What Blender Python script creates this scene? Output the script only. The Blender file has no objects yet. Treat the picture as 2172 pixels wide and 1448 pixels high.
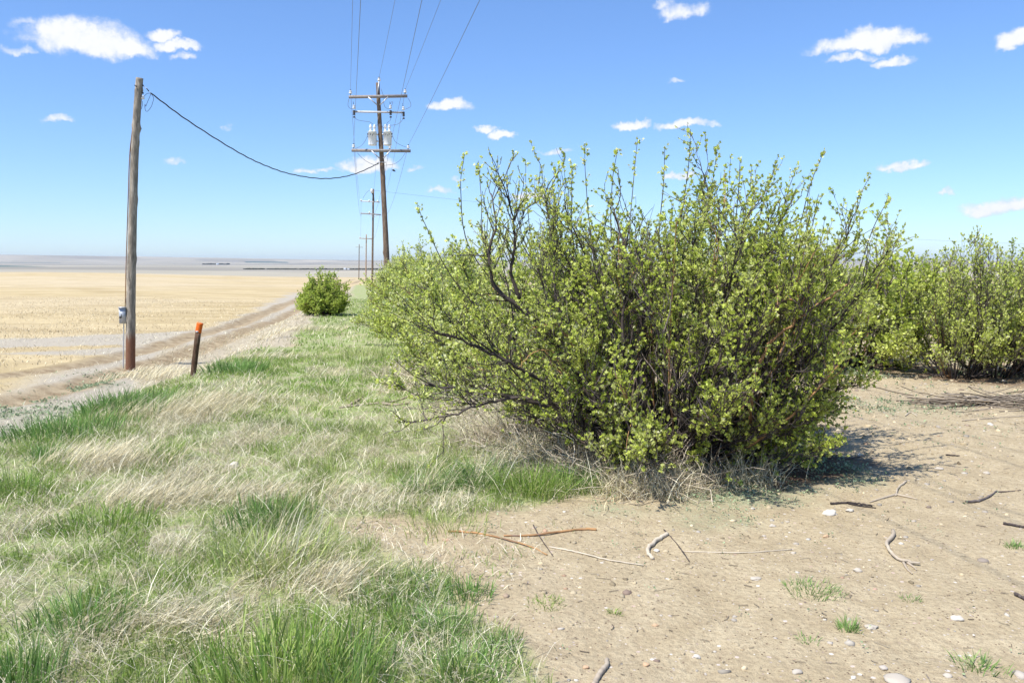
import bpy, math
import numpy as np
from math import radians, pi, sin, cos

# ------------------------------------------------------------------ camera
SC = bpy.context.scene
CAM_H, PITCH, LENS = 1.65, 5.2, 30.0
cam_data = bpy.data.cameras.new('camera'); cam = bpy.data.objects.new('camera', cam_data)
SC.collection.objects.link(cam); SC.camera = cam
cam.location = (0, 0, CAM_H); cam.rotation_euler = (radians(90 - PITCH), 0, 0)
cam_data.lens = LENS; cam_data.sensor_width = 36; cam_data.clip_start = 0.1; cam_data.clip_end = 40000
F_PX = 2172 * LENS / 36.0

def ray(px, py):
    """direction in the world of a point of the photograph (2172 x 1448)"""
    p = radians(PITCH); a = (px - 1086) / F_PX; b = (724 - py) / F_PX
    d = np.array([a, cos(p) + b * sin(p), -sin(p) + b * cos(p)])
    return d / np.linalg.norm(d)

def at(px, py, Y):
    d = ray(px, py); t = Y / d[1]
    return np.array([0, 0, CAM_H]) + d * t

# ------------------------------------------------------------------ light
SUN_EL = 60.0
SUN_H = np.array([-0.76, -0.65]); SUN_H = SUN_H / np.linalg.norm(SUN_H)
sun_vec = np.array([SUN_H[0] * cos(radians(SUN_EL)), SUN_H[1] * cos(radians(SUN_EL)), sin(radians(SUN_EL))])
sl = bpy.data.lights.new('sun', 'SUN'); sl.energy = 5.0; sl.angle = radians(0.53); sl.color = (1.0, 0.955, 0.875)
so = bpy.data.objects.new('sun', sl); SC.collection.objects.link(so)
from mathutils import Vector
so.rotation_euler = Vector(sun_vec).to_track_quat('Z', 'Y').to_euler(); so.location = (0, 0, 50)

SC.view_settings.view_transform = 'Standard'; SC.view_settings.look = 'None'
SC.view_settings.exposure = 0.52; SC.view_settings.gamma = 1.0
SC.view_settings.use_curve_mapping = False

world = bpy.data.worlds.new('World'); SC.world = world; world.use_nodes = True
WT = world.node_tree; WT.nodes.clear()

class NT:
    def __init__(s, tree): s.t = tree
    def n(s, typ, **kw):
        nd = s.t.nodes.new(typ)
        for k, v in kw.items():
            if k == 'inp':
                for i, val in v.items(): s.set(nd, i, val)
            else: setattr(nd, k, v)
        return nd
    def set(s, nd, i, val):
        if isinstance(val, bpy.types.NodeSocket): s.t.links.new(val, nd.inputs[i])
        else: nd.inputs[i].default_value = val
    def m(s, op, a, b=0.0, c=0.0, clamp=False):
        nd = s.n('ShaderNodeMath', operation=op); nd.use_clamp = clamp
        s.set(nd, 0, a); s.set(nd, 1, b)
        if op in ('MULTIPLY_ADD', 'SMOOTH_MAX', 'SMOOTH_MIN', 'WRAP'): s.set(nd, 2, c)
        return nd.outputs[0]
    def mix(s, fac, a, b, blend='MIX'):
        nd = s.n('ShaderNodeMix', data_type='RGBA', blend_type=blend)
        s.set(nd, 0, fac); s.set(nd, 6, a); s.set(nd, 7, b)
        return nd.outputs[2]
    def ramp(s, fac, stops, interp='LINEAR'):
        nd = s.n('ShaderNodeValToRGB'); cr = nd.color_ramp; cr.interpolation = interp
        while len(cr.elements) < len(stops): cr.elements.new(0.5)
        for e, (p, c) in zip(cr.elements, stops):
            e.position = p; e.color = c if len(c) == 4 else (*c, 1)
        s.set(nd, 0, fac); return nd.outputs[0]
    def rng(s, v, a, b, c=0.0, d=1.0, smooth=True):
        nd = s.n('ShaderNodeMapRange', interpolation_type='SMOOTHSTEP' if smooth else 'LINEAR')
        s.set(nd, 0, v); s.set(nd, 1, a); s.set(nd, 2, b); s.set(nd, 3, c); s.set(nd, 4, d)
        return nd.outputs[0]
    def noise(s, vec, scale, detail=4.0, rough=0.55, dist=0.0, out=0):
        nd = s.n('ShaderNodeTexNoise'); s.set(nd, 'Vector', vec); s.set(nd, 'Scale', scale)
        s.set(nd, 'Detail', detail); s.set(nd, 'Roughness', rough); s.set(nd, 'Distortion', dist)
        return nd.outputs[out]

def lin(r, g, b):
    f = lambda c: (c / 255 / 12.92) if c <= 10.3 else ((c / 255 + 0.055) / 1.055) ** 2.4
    return (f(r), f(g), f(b), 1.0)

w = NT(WT)
sky = w.n('ShaderNodeTexSky', sky_type='NISHITA'); sky.sun_disc = False
sky.sun_elevation = radians(SUN_EL); sky.sun_rotation = math.atan2(sun_vec[0], sun_vec[1])
sky.altitude = 900; sky.air_density = 1.0; sky.dust_density = 0.2; sky.ozone_density = 3.0
tc = w.n('ShaderNodeTexCoord'); sep = w.n('ShaderNodeSeparateXYZ'); w.set(sep, 0, tc.outputs['Generated'])
az = w.m('ARCTAN2', sep.outputs[0], sep.outputs[1]); el = w.m('ARCSINE', sep.outputs[2])
nz1 = w.n('ShaderNodeTexNoise', inp={'Vector': tc.outputs['Generated'], 'Scale': 26.0, 'Detail': 6.0, 'Roughness': 0.62})
nsep = w.n('ShaderNodeSeparateColor'); w.set(nsep, 0, nz1.outputs['Color'])
azd = w.m('MULTIPLY_ADD', w.m('SUBTRACT', nsep.outputs[0], 0.5), 0.052, az)
eld = w.m('MULTIPLY_ADD', w.m('SUBTRACT', nsep.outputs[1], 0.5), 0.034, el)
# clouds: direction (through the photograph's pixel), half width, half height, density
CLOUDS = [(185, 82, 110, 36, 1), (118, 68, 46, 28, 1), (265, 98, 52, 24, 1), (340, 72, 34, 14, .9), (378, 98, 46, 13, .9),
          (380, 124, 24, 8, .5), (45, 107, 28, 9, .5), (50, 47, 22, 9, .4), (126, 250, 24, 9, .6), (360, 343, 26, 8, .5),
          (1845, 88, 105, 20, 1), (1868, 72, 60, 24, 1), (1812, 120, 52, 8, .7), (1895, 128, 44, 9, .65), (2160, 82, 32, 22, 1),
          (1450, 22, 42, 18, .8), (1410, 8, 24, 12, .5), (956, 224, 42, 17, 1), (1071, 285, 34, 10, 1), (1036, 272, 24, 8, .8),
          (1340, 263, 34, 10, .9), (1455, 264, 62, 11, 1), (1430, 176, 16, 5, .4), (1176, 318, 38, 7, .6), (780, 346, 66, 18, 1),
          (700, 358, 28, 6, .6), (650, 362, 26, 7, .6), (1920, 346, 42, 9, .8), (1918, 351, 22, 9, .8), (2010, 406, 15, 8, .7), (2120, 436, 62, 18, 1),
          (1440, 368, 44, 9, .8), (1130, 418, 48, 11, .8), (881, 357, 15, 6, .5), (490, 271, 14, 5, .35), (935, 407, 22, 6, .5),
          (2200, 430, 60, 20, 1), (960, 378, 14, 6, .5)]
dens = None; shade = None
for (cx, cy, hw, hh, k) in CLOUDS:
    d0 = ray(cx, cy); a0 = math.atan2(d0[0], d0[1]); e0 = math.asin(d0[2])
    kk = abs(ray(cx + 1, cy)[0] - d0[0]); 
    ax = w.m('MULTIPLY', w.m('SUBTRACT', azd, a0), 1 / (hw * 1.08 / F_PX))
    ey = w.m('MULTIPLY', w.m('SUBTRACT', eld, e0 - 0.2 * hh / F_PX), 1 / (hh * 1.12 / F_PX))
    ey2 = w.m('MAXIMUM', ey, w.m('MULTIPLY', ey, -1.45))
    r2 = w.m('ADD', w.m('MULTIPLY', ax, ax), w.m('MULTIPLY', ey2, ey2))
    v = w.m('MULTIPLY', w.m('SUBTRACT', 1.0, r2), k)
    dens = v if dens is None else w.m('MAXIMUM', dens, v)
nz2 = w.noise(tc.outputs['Generated'], 70.0, 5.0, 0.6)
dn = w.m('ADD', dens, w.m('MULTIPLY', w.m('SUBTRACT', nz2, 0.5), 1.1))
cmask = w.rng(dn, -0.16, 0.80)
haze_n = w.noise(tc.outputs['Generated'], 9.0, 4.0, 0.6)
ccol = w.mix(w.rng(w.m('ADD', dn, w.m('MULTIPLY', w.m('SUBTRACT', nz2, .5), 1.5)), 0.0, 1.0), (0.70, 0.78, 0.94, 1), (0.94, 0.95, 0.98, 1))
skyc = w.mix(1.0, sky.outputs[0], w.mix(w.rng(el, 0.0, 0.45, 0, 1, False), (0.72, 0.86, 1.08, 1), (0.86, 1.06, 1.32, 1)), 'MULTIPLY')
bg1 = w.n('ShaderNodeBackground', inp={0: skyc, 1: 0.115})
bg2 = w.n('ShaderNodeBackground', inp={0: ccol, 1: 0.76})
ms = w.n('ShaderNodeMixShader', inp={0: w.m('MULTIPLY', cmask, 0.97), 1: bg1.outputs[0], 2: bg2.outputs[0]})
wo = w.n('ShaderNodeOutputWorld', inp={0: ms.outputs[0]})
world.cycles.sampling_method = 'MANUAL'; world.cycles.sample_map_resolution = 512
SC.cycles.max_bounces = 5; SC.cycles.diffuse_bounces = 3; SC.cycles.transmission_bounces = 4
SC.cycles.transparent_max_bounces = 4; SC.cycles.glossy_bounces = 2; SC.cycles.caustics_reflective = False

# ------------------------------------------------------------------ helpers
RS = np.random.RandomState(7)
COL = SC.collection
def H2(ix, iy, seed):
    n = (ix.astype(np.int64) * 374761393 + iy.astype(np.int64) * 668265263 + seed * 974711) & 0x7fffffff
    n = ((n ^ (n >> 13)) * 1274126177) & 0x7fffffff
    n = (n ^ (n >> 16)) & 0xffff
    return n / 65535.0
def vnoise(x, y, seed=0):
    x = np.asarray(x, float); y = np.asarray(y, float)
    ix = np.floor(x); iy = np.floor(y); fx = x - ix; fy = y - iy
    fx = fx * fx * (3 - 2 * fx); fy = fy * fy * (3 - 2 * fy)
    a = H2(ix, iy, seed); b = H2(ix + 1, iy, seed); c = H2(ix, iy + 1, seed); d = H2(ix + 1, iy + 1, seed)
    return (a * (1 - fx) + b * fx) * (1 - fy) + (c * (1 - fx) + d * fx) * fy
def fbm(x, y, seed=0, oct=4):
    s = 0; a = .5
    for o in range(oct):
        s = s + a * vnoise(x * 2 ** o, y * 2 ** o, seed + o * 17); a *= .5
    return s / (1 - .5 ** oct)
def sst(a, b, x):
    t = np.clip((np.asarray(x, float) - a) / (b - a), 0, 1); return t * t * (3 - 2 * t)
def norm(v): return v / np.maximum(np.linalg.norm(v, axis=-1, keepdims=True), 1e-9)

class MB:
    """collects shapes; build() links them as ONE mesh"""
    def __init__(s): s.V = []; s.Q = []; s.T = []; s.C = []; s.n = 0
    def add(s, V, Q=None, T=None, C=None):
        V = np.asarray(V, float).reshape(-1, 3)
        if Q is not None and len(Q): s.Q.append(np.asarray(Q, np.int64).reshape(-1, 4) + s.n)
        if T is not None and len(T): s.T.append(np.asarray(T, np.int64).reshape(-1, 3) + s.n)
        if C is None: C = np.tile([.5, .5, .5], (len(V), 1))
        s.V.append(V); s.C.append(np.asarray(C, float).reshape(-1, 3)); s.n += len(V)
    def tube(s, P, R, sides=6, C=None, caps=True):
        P = np.asarray(P, float); R = np.asarray(R, float)
        if P.ndim == 2: P = P[None]; R = np.broadcast_to(R, (P.shape[1],))[None]
        M, N, _ = P.shape
        T = norm(np.gradient(P, axis=1)); ref = np.array([.31, .22, .925])
        ref = np.broadcast_to(ref, T.shape).copy()
        par = np.abs((T * ref).sum(-1)) > .93; ref[par.any(1)] = np.array([.9, -.4, .1])
        n1 = norm(np.cross(T, ref)); n2 = np.cross(T, n1)
        a = np.arange(sides) * 2 * pi / sides
        V = P[:, :, None] + R[:, :, None, None] * (np.cos(a)[:, None] * n1[:, :, None] + np.sin(a)[:, None] * n2[:, :, None])
        idx = np.arange(M * N * sides).reshape(M, N, sides)
        q = np.stack([idx[:, :-1], np.roll(idx, -1, 2)[:, :-1], np.roll(idx, -1, 2)[:, 1:], idx[:, 1:]], -1)
        if C is None: CC = None
        else: CC = np.broadcast_to(np.asarray(C, float).reshape(-1, 1, 1, 3) if np.ndim(C) < 3 else np.asarray(C)[:, :, None], (M, N, sides, 3)).reshape(-1, 3)
        tri = None
        if caps and sides >= 4:
            tri = []
            for e in (0, N - 1):
                for k in range(1, sides - 1):
                    t3 = [idx[:, e, 0], idx[:, e, k], idx[:, e, k + 1]]
                    if e == 0: t3 = t3[::-1]
                    tri.append(np.stack(t3, -1))
            tri = np.concatenate(tri)
        s.add(V, q, tri, CC)
    def box(s, c, size, rot=0.0, tilt=None, C=None, bev=0.0):
        hx, hy, hz = np.array(size) / 2
        v = np.array([[x, y, z] for z in (-hz, hz) for y in (-hy, hy) for x in (-hx, hx)])
        if tilt is not None: v = v @ np.asarray(tilt).T
        R = np.array([[cos(rot), -sin(rot), 0], [sin(rot), cos(rot), 0], [0, 0, 1]])
        v = v @ R.T + np.asarray(c)
        q = [[0, 2, 3, 1], [4, 5, 7, 6], [0, 1, 5, 4], [2, 6, 7, 3], [0, 4, 6, 2], [1, 3, 7, 5]]
        s.add(v, q, None, None if C is None else np.tile(C, (8, 1)))
    def bar(s, a, b, wd, ht, C=None):
        a = np.asarray(a, float); b = np.asarray(b, float); d = norm(b - a)
        up = np.array([0, 0, 1.]) if abs(d[2]) < .9 else np.array([0, 1., 0])
        sd = norm(np.cross(d, up)); u = np.cross(sd, d)
        v = np.array([p + sx * sd * wd / 2 + sz * u * ht / 2 for p in (a, b) for sz in (-1, 1) for sx in (-1, 1)])
        s.add(v, [[0, 1, 3, 2], [4, 6, 7, 5], [0, 4, 5, 1], [2, 3, 7, 6], [0, 2, 6, 4], [1, 5, 7, 3]], None, None if C is None else np.tile(C, (8, 1)))
    def lathe(s, c, prof, sides=14, axis=(0, 0, 1), C=None):
        axis = norm(np.asarray(axis, float)); c = np.asarray(c, float)
        P = np.array([c + axis * h for r, h in prof]); ref = np.array([1., 0, 0]) if abs(axis[0]) < .8 else np.array([0, 1., 0])
        n1 = norm(np.cross(axis, ref)); n2 = np.cross(axis, n1); a = np.arange(sides) * 2 * pi / sides
        R = np.array([r for r, h in prof])
        V = P[:, None] + R[:, None, None] * (np.cos(a)[:, None] * n1 + np.sin(a)[:, None] * n2)
        idx = np.arange(len(prof) * sides).reshape(-1, sides)
        q = np.stack([idx[:-1], np.roll(idx, -1, 1)[:-1], np.roll(idx, -1, 1)[1:], idx[1:]], -1)
        s.add(V, q, None, None if C is None else np.tile(C, (V.size // 3, 1)))
    def build(s, name, mat, parent=None, smooth=False, loc=None):
        V = np.concatenate(s.V); C = np.concatenate(s.C)
        Q = np.concatenate(s.Q) if s.Q else np.zeros((0, 4), int); T = np.concatenate(s.T) if s.T else np.zeros((0, 3), int)
        me = bpy.data.meshes.new(name)
        if loc is not None: V = V - np.asarray(loc)
        me.vertices.add(len(V)); me.vertices.foreach_set('co', V.astype(np.float32).ravel())
        li = np.concatenate([Q.ravel(), T.ravel()]).astype(np.int32)
        me.loops.add(len(li)); me.loops.foreach_set('vertex_index', li)
        ls = np.concatenate([np.arange(len(Q)) * 4, len(Q) * 4 + np.arange(len(T)) * 3]).astype(np.int32)
        me.polygons.add(len(ls)); me.polygons.foreach_set('loop_start', ls)
        if smooth: me.polygons.foreach_set('use_smooth', np.ones(len(ls), bool))
        me.update(calc_edges=True)
        ca = me.color_attributes.new('tint', 'FLOAT_COLOR', 'POINT')
        ca.data.foreach_set('color', np.concatenate([C, np.ones((len(C), 1))], 1).astype(np.float32).ravel())
        me.materials.append(mat)
        o = bpy.data.objects.new(name, me); COL.objects.link(o)
        if loc is not None: o.location = tuple(loc)
        if parent is not None: o.parent = parent
        return o

def tag(o, label=None, cat=None, group=None, kind=None):
    if label: o['label'] = label
    if cat: o['category'] = cat
    if group: o['group'] = group
    if kind: o['kind'] = kind
    return o
def empty(name, loc, label, cat, group=None):
    o = bpy.data.objects.new(name, None); COL.objects.link(o); o.location = tuple(loc); o.empty_display_size = .2
    return tag(o, label, cat, group)
def part(mb, name, mat, parent, smooth=False):
    """part given in world coordinates, parented to a thing whose Empty stands at its base"""
    root = parent
    off = np.array(root.location) if root.parent is None else np.array(root.parent.location)
    o = mb.build(name, mat, None, smooth)
    me = o.data
    co = np.empty(len(me.vertices) * 3, np.float32); me.vertices.foreach_get('co', co)
    me.vertices.foreach_set('co', (co.reshape(-1, 3) - off.astype(np.float32)).ravel()); me.update()
    o.parent = parent
    return o

# ------------------------------------------------------------------ materials
def mat_new(name):
    m = bpy.data.materials.new(name); m.use_nodes = True; m.node_tree.nodes.clear()
    n = NT(m.node_tree); out = n.n('ShaderNodeOutputMaterial'); return m, n, out
def principled(n, out, color, rough=.8, spec=.3, normal=None, metal=0.0):
    p = n.n('ShaderNodeBsdfPrincipled'); n.set(p, 'Base Color', color); n.set(p, 'Roughness', rough)
    n.set(p, 'Specular IOR Level', spec); n.set(p, 'Metallic', metal)
    if normal is not None: n.set(p, 'Normal', normal)
    n.set(out, 0, p.outputs[0]); return p
def simple(name, col, rough=.6, spec=.4, var=.12, scale=20, metal=0.0, bump=.0):
    m, n, out = mat_new(name); tcn = n.n('ShaderNodeTexCoord')
    nz = n.noise(tcn.outputs['Object'], scale, 5, .6)
    c2 = tuple(max(0, c * (1 - var * 2)) for c in col[:3]) + (1,)
    c = n.mix(n.rng(nz, .3, .7), c2, (*col[:3], 1))
    nm = None
    if bump:
        b = n.n('ShaderNodeBump'); n.set(b, 'Height', nz); n.set(b, 'Strength', bump); n.set(b, 'Distance', .01); nm = b.outputs[0]
    principled(n, out, c, rough, spec, nm, metal); return m
def leafy(name, stops, trans=.35, rough=.6, spec=.25):
    """thin plant matter: colour picked along a ramp by the random first tint channel, 2nd channel = brightness"""
    m, n, out = mat_new(name)
    a = n.n('ShaderNodeAttribute', attribute_name='tint'); s = n.n('ShaderNodeSeparateColor'); n.set(s, 0, a.outputs['Color'])
    c = n.ramp(s.outputs[0], stops)
    k = n.m('MULTIPLY_ADD', s.outputs[1], .9, .55)
    vm = n.n('ShaderNodeVectorMath', operation='SCALE'); n.set(vm, 0, c); n.set(vm, 'Scale', k)
    p = n.n('ShaderNodeBsdfPrincipled'); n.set(p, 'Base Color', vm.outputs[0]); n.set(p, 'Roughness', rough); n.set(p, 'Specular IOR Level', spec)
    t = n.n('ShaderNodeBsdfTranslucent'); n.set(t, 0, vm.outputs[0])
    x = n.n('ShaderNodeMixShader'); n.set(x, 0, trans); n.set(x, 1, p.outputs[0]); n.set(x, 2, t.outputs[0])
    n.set(out, 0, x.outputs[0]); return m
def wood(name, stops, zs=.15, scale=14, bump=.6, stain=None):
    m, n, out = mat_new(name); tcn = n.n('ShaderNodeTexCoord')
    mp = n.n('ShaderNodeMapping'); n.set(mp, 0, tcn.outputs['Object']); mp.inputs['Scale'].default_value = (1, 1, zs)
    g = n.noise(mp.outputs[0], scale, 6, .65, .6); g2 = n.noise(mp.outputs[0], scale * 3.2, 4, .6)
    f = n.m('ADD', n.m('MULTIPLY', g, .65), n.m('MULTIPLY', g2, .35))
    c = n.ramp(f, stops)
    vo = n.n('ShaderNodeTexVoronoi'); n.set(vo, 'Vector', mp.outputs[0]); n.set(vo, 'Scale', scale * .33)
    kn = n.rng(vo.outputs['Distance'], .06, .14, 1, 0)
    c = n.mix(n.m('MULTIPLY', kn, .6), c, (.05, .03, .02, 1))
    if stain:
        sp = n.n('ShaderNodeSeparateXYZ'); n.set(sp, 0, tcn.outputs['Object'])
        z = n.m('ADD', sp.outputs[2], n.m('MULTIPLY', n.m('SUBTRACT', g, .5), .3))
        c = n.mix(n.rng(z, stain[0], stain[1], 1, 0), c, n.mix(g2, stain[2], stain[3]))
    b = n.n('ShaderNodeBump'); n.set(b, 'Height', f); n.set(b, 'Strength', bump); n.set(b, 'Distance', .02)
    principled(n, out, c, .85, .2, b.outputs[0]); return m

M_POLE1 = wood('weathered_grey_wood', [(.3, (.05, .044, .038)), (.5, (.25, .22, .18)), (.68, (.54, .48, .40))], stain=(.55, .8, (.12, .055, .03, 1), (.26, .13, .08, 1)))
M_POLE2 = wood('brown_pole_wood', [(.3, (.06, .04, .03)), (.5, (.17, .12, .085)), (.7, (.33, .26, .20))])
M_POLE3 = wood('tan_pole_wood', [(.3, (.22, .14, .09)), (.6, (.42, .30, .20))])
M_ARM = wood('grey_arm_wood', [(.3, (.16, .14, .13)), (.6, (.34, .31, .29))], zs=1, scale=20)
M_STAKE = wood('stake_wood', [(.3, (.03, .018, .012)), (.5, (.10, .055, .035)), (.7, (.30, .22, .16))], scale=40)
M_WHITE = simple('white_porcelain', (.72, .74, .76), .25, .5, .03)
M_DARK = simple('dark_fitting', (.04, .04, .045), .5, .4, .1)
M_GALV = simple('galvanised_steel', (.50, .52, .55), .45, .5, .08, 8, .3)
M_TANK = simple('grey_painted_tank', (.78, .82, .86), .4, .5, .02, 5)
M_FIBRE = simple('pale_fibreglass', (.55, .55, .56), .5, .4, .05)
M_WIRE = simple('conductor_wire', (.13, .15, .19), .5, .4, .05)
M_CABLE = simple('black_cable', (.012, .014, .017), .6, .4, .05)
M_RUST = simple('rusty_conduit', (.30, .14, .06), .7, .3, .25, 9)
M_ORANGE = simple('orange_paint', (.90, .16, .015), .55, .35, .1, 40)
M_RUBBER = simple('black_rubber', (.015, .015, .02), .6, .4, .1, 40)
M_BARK = leafy('grey_bark', [(0, (.030, .024, .022, 1)), (.45, (.085, .068, .062, 1)), (.75, (.19, .16, .15, 1)), (.88, (.30, .17, .085, 1)), (1, (.42, .24, .11, 1))], 0.0, .85, .2)
M_DEADTWIG = leafy('bleached_twig', [(0, (.17, .135, .10, 1)), (.5, (.36, .30, .23, 1)), (1, (.56, .49, .38, 1))], 0.0, .85, .15)
M_LEAF = leafy('shrub_leaf', [(0, (.22, .29, .03, 1)), (.3, (.43, .51, .07, 1)), (.6, (.58, .64, .15, 1)), (.85, (.68, .71, .30, 1)), (1, (.75, .75, .48, 1))], .5, .5, .35)
M_LEAF2 = leafy('bright_shrub_leaf', [(0, (.28, .38, .06, 1)), (.5, (.44, .54, .10, 1)), (1, (.60, .65, .18, 1))], .5, .55, .3)
M_GREEN = leafy('green_grass', [(0, (.15, .27, .045, 1)), (.35, (.25, .38, .07, 1)), (.7, (.37, .46, .13, 1)), (1, (.52, .53, .26, 1))], .4, .55, .3)
M_BLUEGREEN = leafy('bluish_grass', [(0, (.11, .22, .05, 1)), (.5, (.21, .35, .09, 1)), (1, (.38, .48, .19, 1))], .4, .5, .35)
M_DRY = leafy('dry_grass', [(0, (.32, .26, .15, 1)), (.3, (.54, .46, .28, 1)), (.7, (.70, .63, .43, 1)), (1, (.80, .76, .60, 1))], .3, .7, .2)
M_THATCH = leafy('grey_thatch', [(0, (.26, .22, .14, 1)), (.4, (.48, .43, .30, 1)), (1, (.72, .68, .53, 1))], .15, .8, .15)
M_STUB = leafy('straw_stubble', [(0, (.42, .32, .18, 1)), (.5, (.60, .50, .32, 1)), (1, (.80, .71, .50, 1))], .2, .7, .2)
M_WEED = leafy('low_weeds', [(0, (.17, .23, .12, 1)), (.5, (.26, .34, .19, 1)), (1, (.38, .44, .28, 1))], .25, .7, .2)
M_STONE = leafy('field_stone', [(0, (.30, .22, .17, 1)), (.25, (.45, .40, .34, 1)), (.6, (.46, .41, .335, 1)), (.85, (.60, .56, .49, 1)), (.93, (.50, .34, .21, 1)), (1, (.52, .34, .26, 1))], 0.0, .8, .25)

# ------------------------------------------------------------------ terrain
A0 = radians(10.5); CA, SA = cos(A0), sin(A0)
def uv(x, y): return x * CA + y * SA, -x * SA + y * CA
def bank_edge(v): return np.interp(v, [-5, 4, 8, 13, 18, 30, 60, 120], [-4.6, -3.9, -3.25, -2.35, -1.75, -1.55, -1.3, 0])
def Hbase(x, y):
    x = np.asarray(x, float); y = np.asarray(y, float)
    D = np.hypot(x, y); azd_ = np.degrees(np.arctan2(x, y)); u, v = uv(x, y)
    g = sst(-31, -11, azd_)
    slope = .0045 + .0075 * g
    z = -slope * np.clip(D - 25, 0, 375)
    far = np.interp(D, [400, 900, 1500, 5000, 9000], [0, -9, -6, -6, 8]) + 0 * x
    hill_h = np.interp(azd_, [-60, -31, -22, -10.6, 0, 40], [95, 92, 74, 42, 40, 30])
    gul = fbm(x / 900, y / 2600, 5, 4)
    hill = sst(8800, 10600, D) * hill_h * (1 - .0) * (1 - .35 * (1 - sst(9900, 10700, D)) * gul * 1.6)
    z = z + far + hill
    z = z - .48 * sst(-.2, 1.5, bank_edge(v) - u) * sst(200, 80, D)
    return z
# ruts of the track, as a path on the ground
def hit(px, py, f=None):
    f = f or Hbase
    d = ray(px, py); o = np.array([0, 0, CAM_H]); t0, t1 = 1.0, None
    t = 1.0
    while t < 9000:
        p = o + d * t
        if p[2] < f(p[0], p[1]): t1 = t; break
        t0 = t; t *= 1.03
    if t1 is None: t1 = t0 = 9000
    for _ in range(30):
        tm = (t0 + t1) / 2; p = o + d * tm
        if p[2] < f(p[0], p[1]): t1 = tm
        else: t0 = tm
    p = o + d * t1; return np.array([p[0], p[1], float(f(p[0], p[1]))])
TRK_L = np.array([hit(*p)[:2] for p in [(-260, 812), (0, 800), (150, 778), (300, 742), (420, 712), (500, 690), (560, 664), (620, 642), (665, 622), (712, 606), (735, 598), (752, 592)]])
TRK_R = np.array([hit(*p)[:2] for p in [(-260, 880), (0, 858), (170, 815), (330, 770), (450, 730), (540, 700), (610, 672), (650, 648), (690, 628), (728, 610), (752, 600), (772, 592)]])
def dist_path(x, y, P):
    best = np.full(np.shape(x), 1e9)
    for a, b in zip(P[:-1], P[1:]):
        d = b - a; L = d @ d
        t = np.clip(((x - a[0]) * d[0] + (y - a[1]) * d[1]) / L, 0, 1)
        best = np.minimum(best, np.hypot(x - a[0] - t * d[0], y - a[1] - t * d[1]))
    return best
def poly_in(x, y, P):
    ins = np.zeros(np.shape(x), bool); n = len(P)
    for i in range(n):
        a, b = P[i], P[(i + 1) % n]
        c = ((a[1] > y) != (b[1] > y)) & (x < (b[0] - a[0]) * (y - a[1]) / (b[1] - a[1] + 1e-12) + a[0])
        ins ^= c
    return ins
def soft_poly(x, y, P, jitter=.25, seed=3, fr=1.2):
    jx = (fbm(x * fr, y * fr, seed) - .5) * 2 * jitter; jy = (fbm(x * fr, y * fr, seed + 50) - .5) * 2 * jitter
    s = 0.
    for ox, oy in ((0, 0), (.12, .05), (-.1, .1), (.05, -.12), (-.09, -.07)):
        s = s + poly_in(x + jx + ox * jitter * 2, y + jy + oy * jitter * 2, P)
    return s / 5.
def W(pts): return np.array([hit(*p)[:2] for p in pts])
# grass strip between the track and the orchard soil
GRASS = W([(1090, 1500), (1080, 1448), (1030, 1360), (1010, 1270), (880, 1215), (790, 1190), (720, 1120), (860, 1090), (1010, 1110), (1130, 1060), (1330, 1050), (1560, 1010), (1620, 960),
           (1560, 900), (1300, 830), (1100, 760), (960, 720), (860, 660), (800, 620), (772, 604), (752, 604), (738, 640), (705, 662), (655, 682), (610, 735), (520, 748), (430, 790), (330, 822), (255, 850), (200, 880), (0, 928), (-500, 960), (-900, 1500)])
BANKDRY = W([(255, 850), (300, 790), (350, 740), (450, 720), (560, 690), (640, 668), (690, 640), (735, 620), (748, 606), (756, 604), (735, 650), (660, 690), (600, 745), (500, 765), (430, 795), (340, 825)])
FIELD_E = W([(-600, 735), (0, 745), (230, 752), (330, 728), (440, 700), (520, 668), (580, 640), (620, 622), (665, 600), (700, 592), (720, 588)])
fe_u, fe_v = uv(FIELD_E[:, 0], FIELD_E[:, 1])
o_ = np.argsort(fe_v); fe_u = fe_u[o_]; fe_v = fe_v[o_]
def H(x, y):
    x = np.asarray(x, float); y = np.asarray(y, float)
    z = Hbase(x, y); D = np.hypot(x, y)
    near = sst(90, 30, D)
    dl = dist_path(x, y, TRK_L); dr = dist_path(x, y, TRK_R)
    z = z - near * (.075 * np.exp(-(dl / .28) ** 2) + .075 * np.exp(-(dr / .28) ** 2)) + near * .03 * np.exp(-((np.minimum(dl, dr) - .5) / .2) ** 2)
    z = z + near * ((fbm(x * .7, y * .7, 11) - .5) * .07 + (fbm(x * 4, y * 4, 12, 3) - .5) * .034)
    # raised litter below the row of shrubs
    u, v = uv(x, y)
    z = z + .12 * np.exp(-((u - 1.9) / .8) ** 2) * sst(5.8, 7.2, v) * sst(60, 40, v)
    z = z + (fbm(x / 7, y / 7, 21) - .5) * .22 * sst(10, 30, D) * sst(1500, 500, D)
    return z
def G(px, py): return hit(px, py, H)

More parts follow.
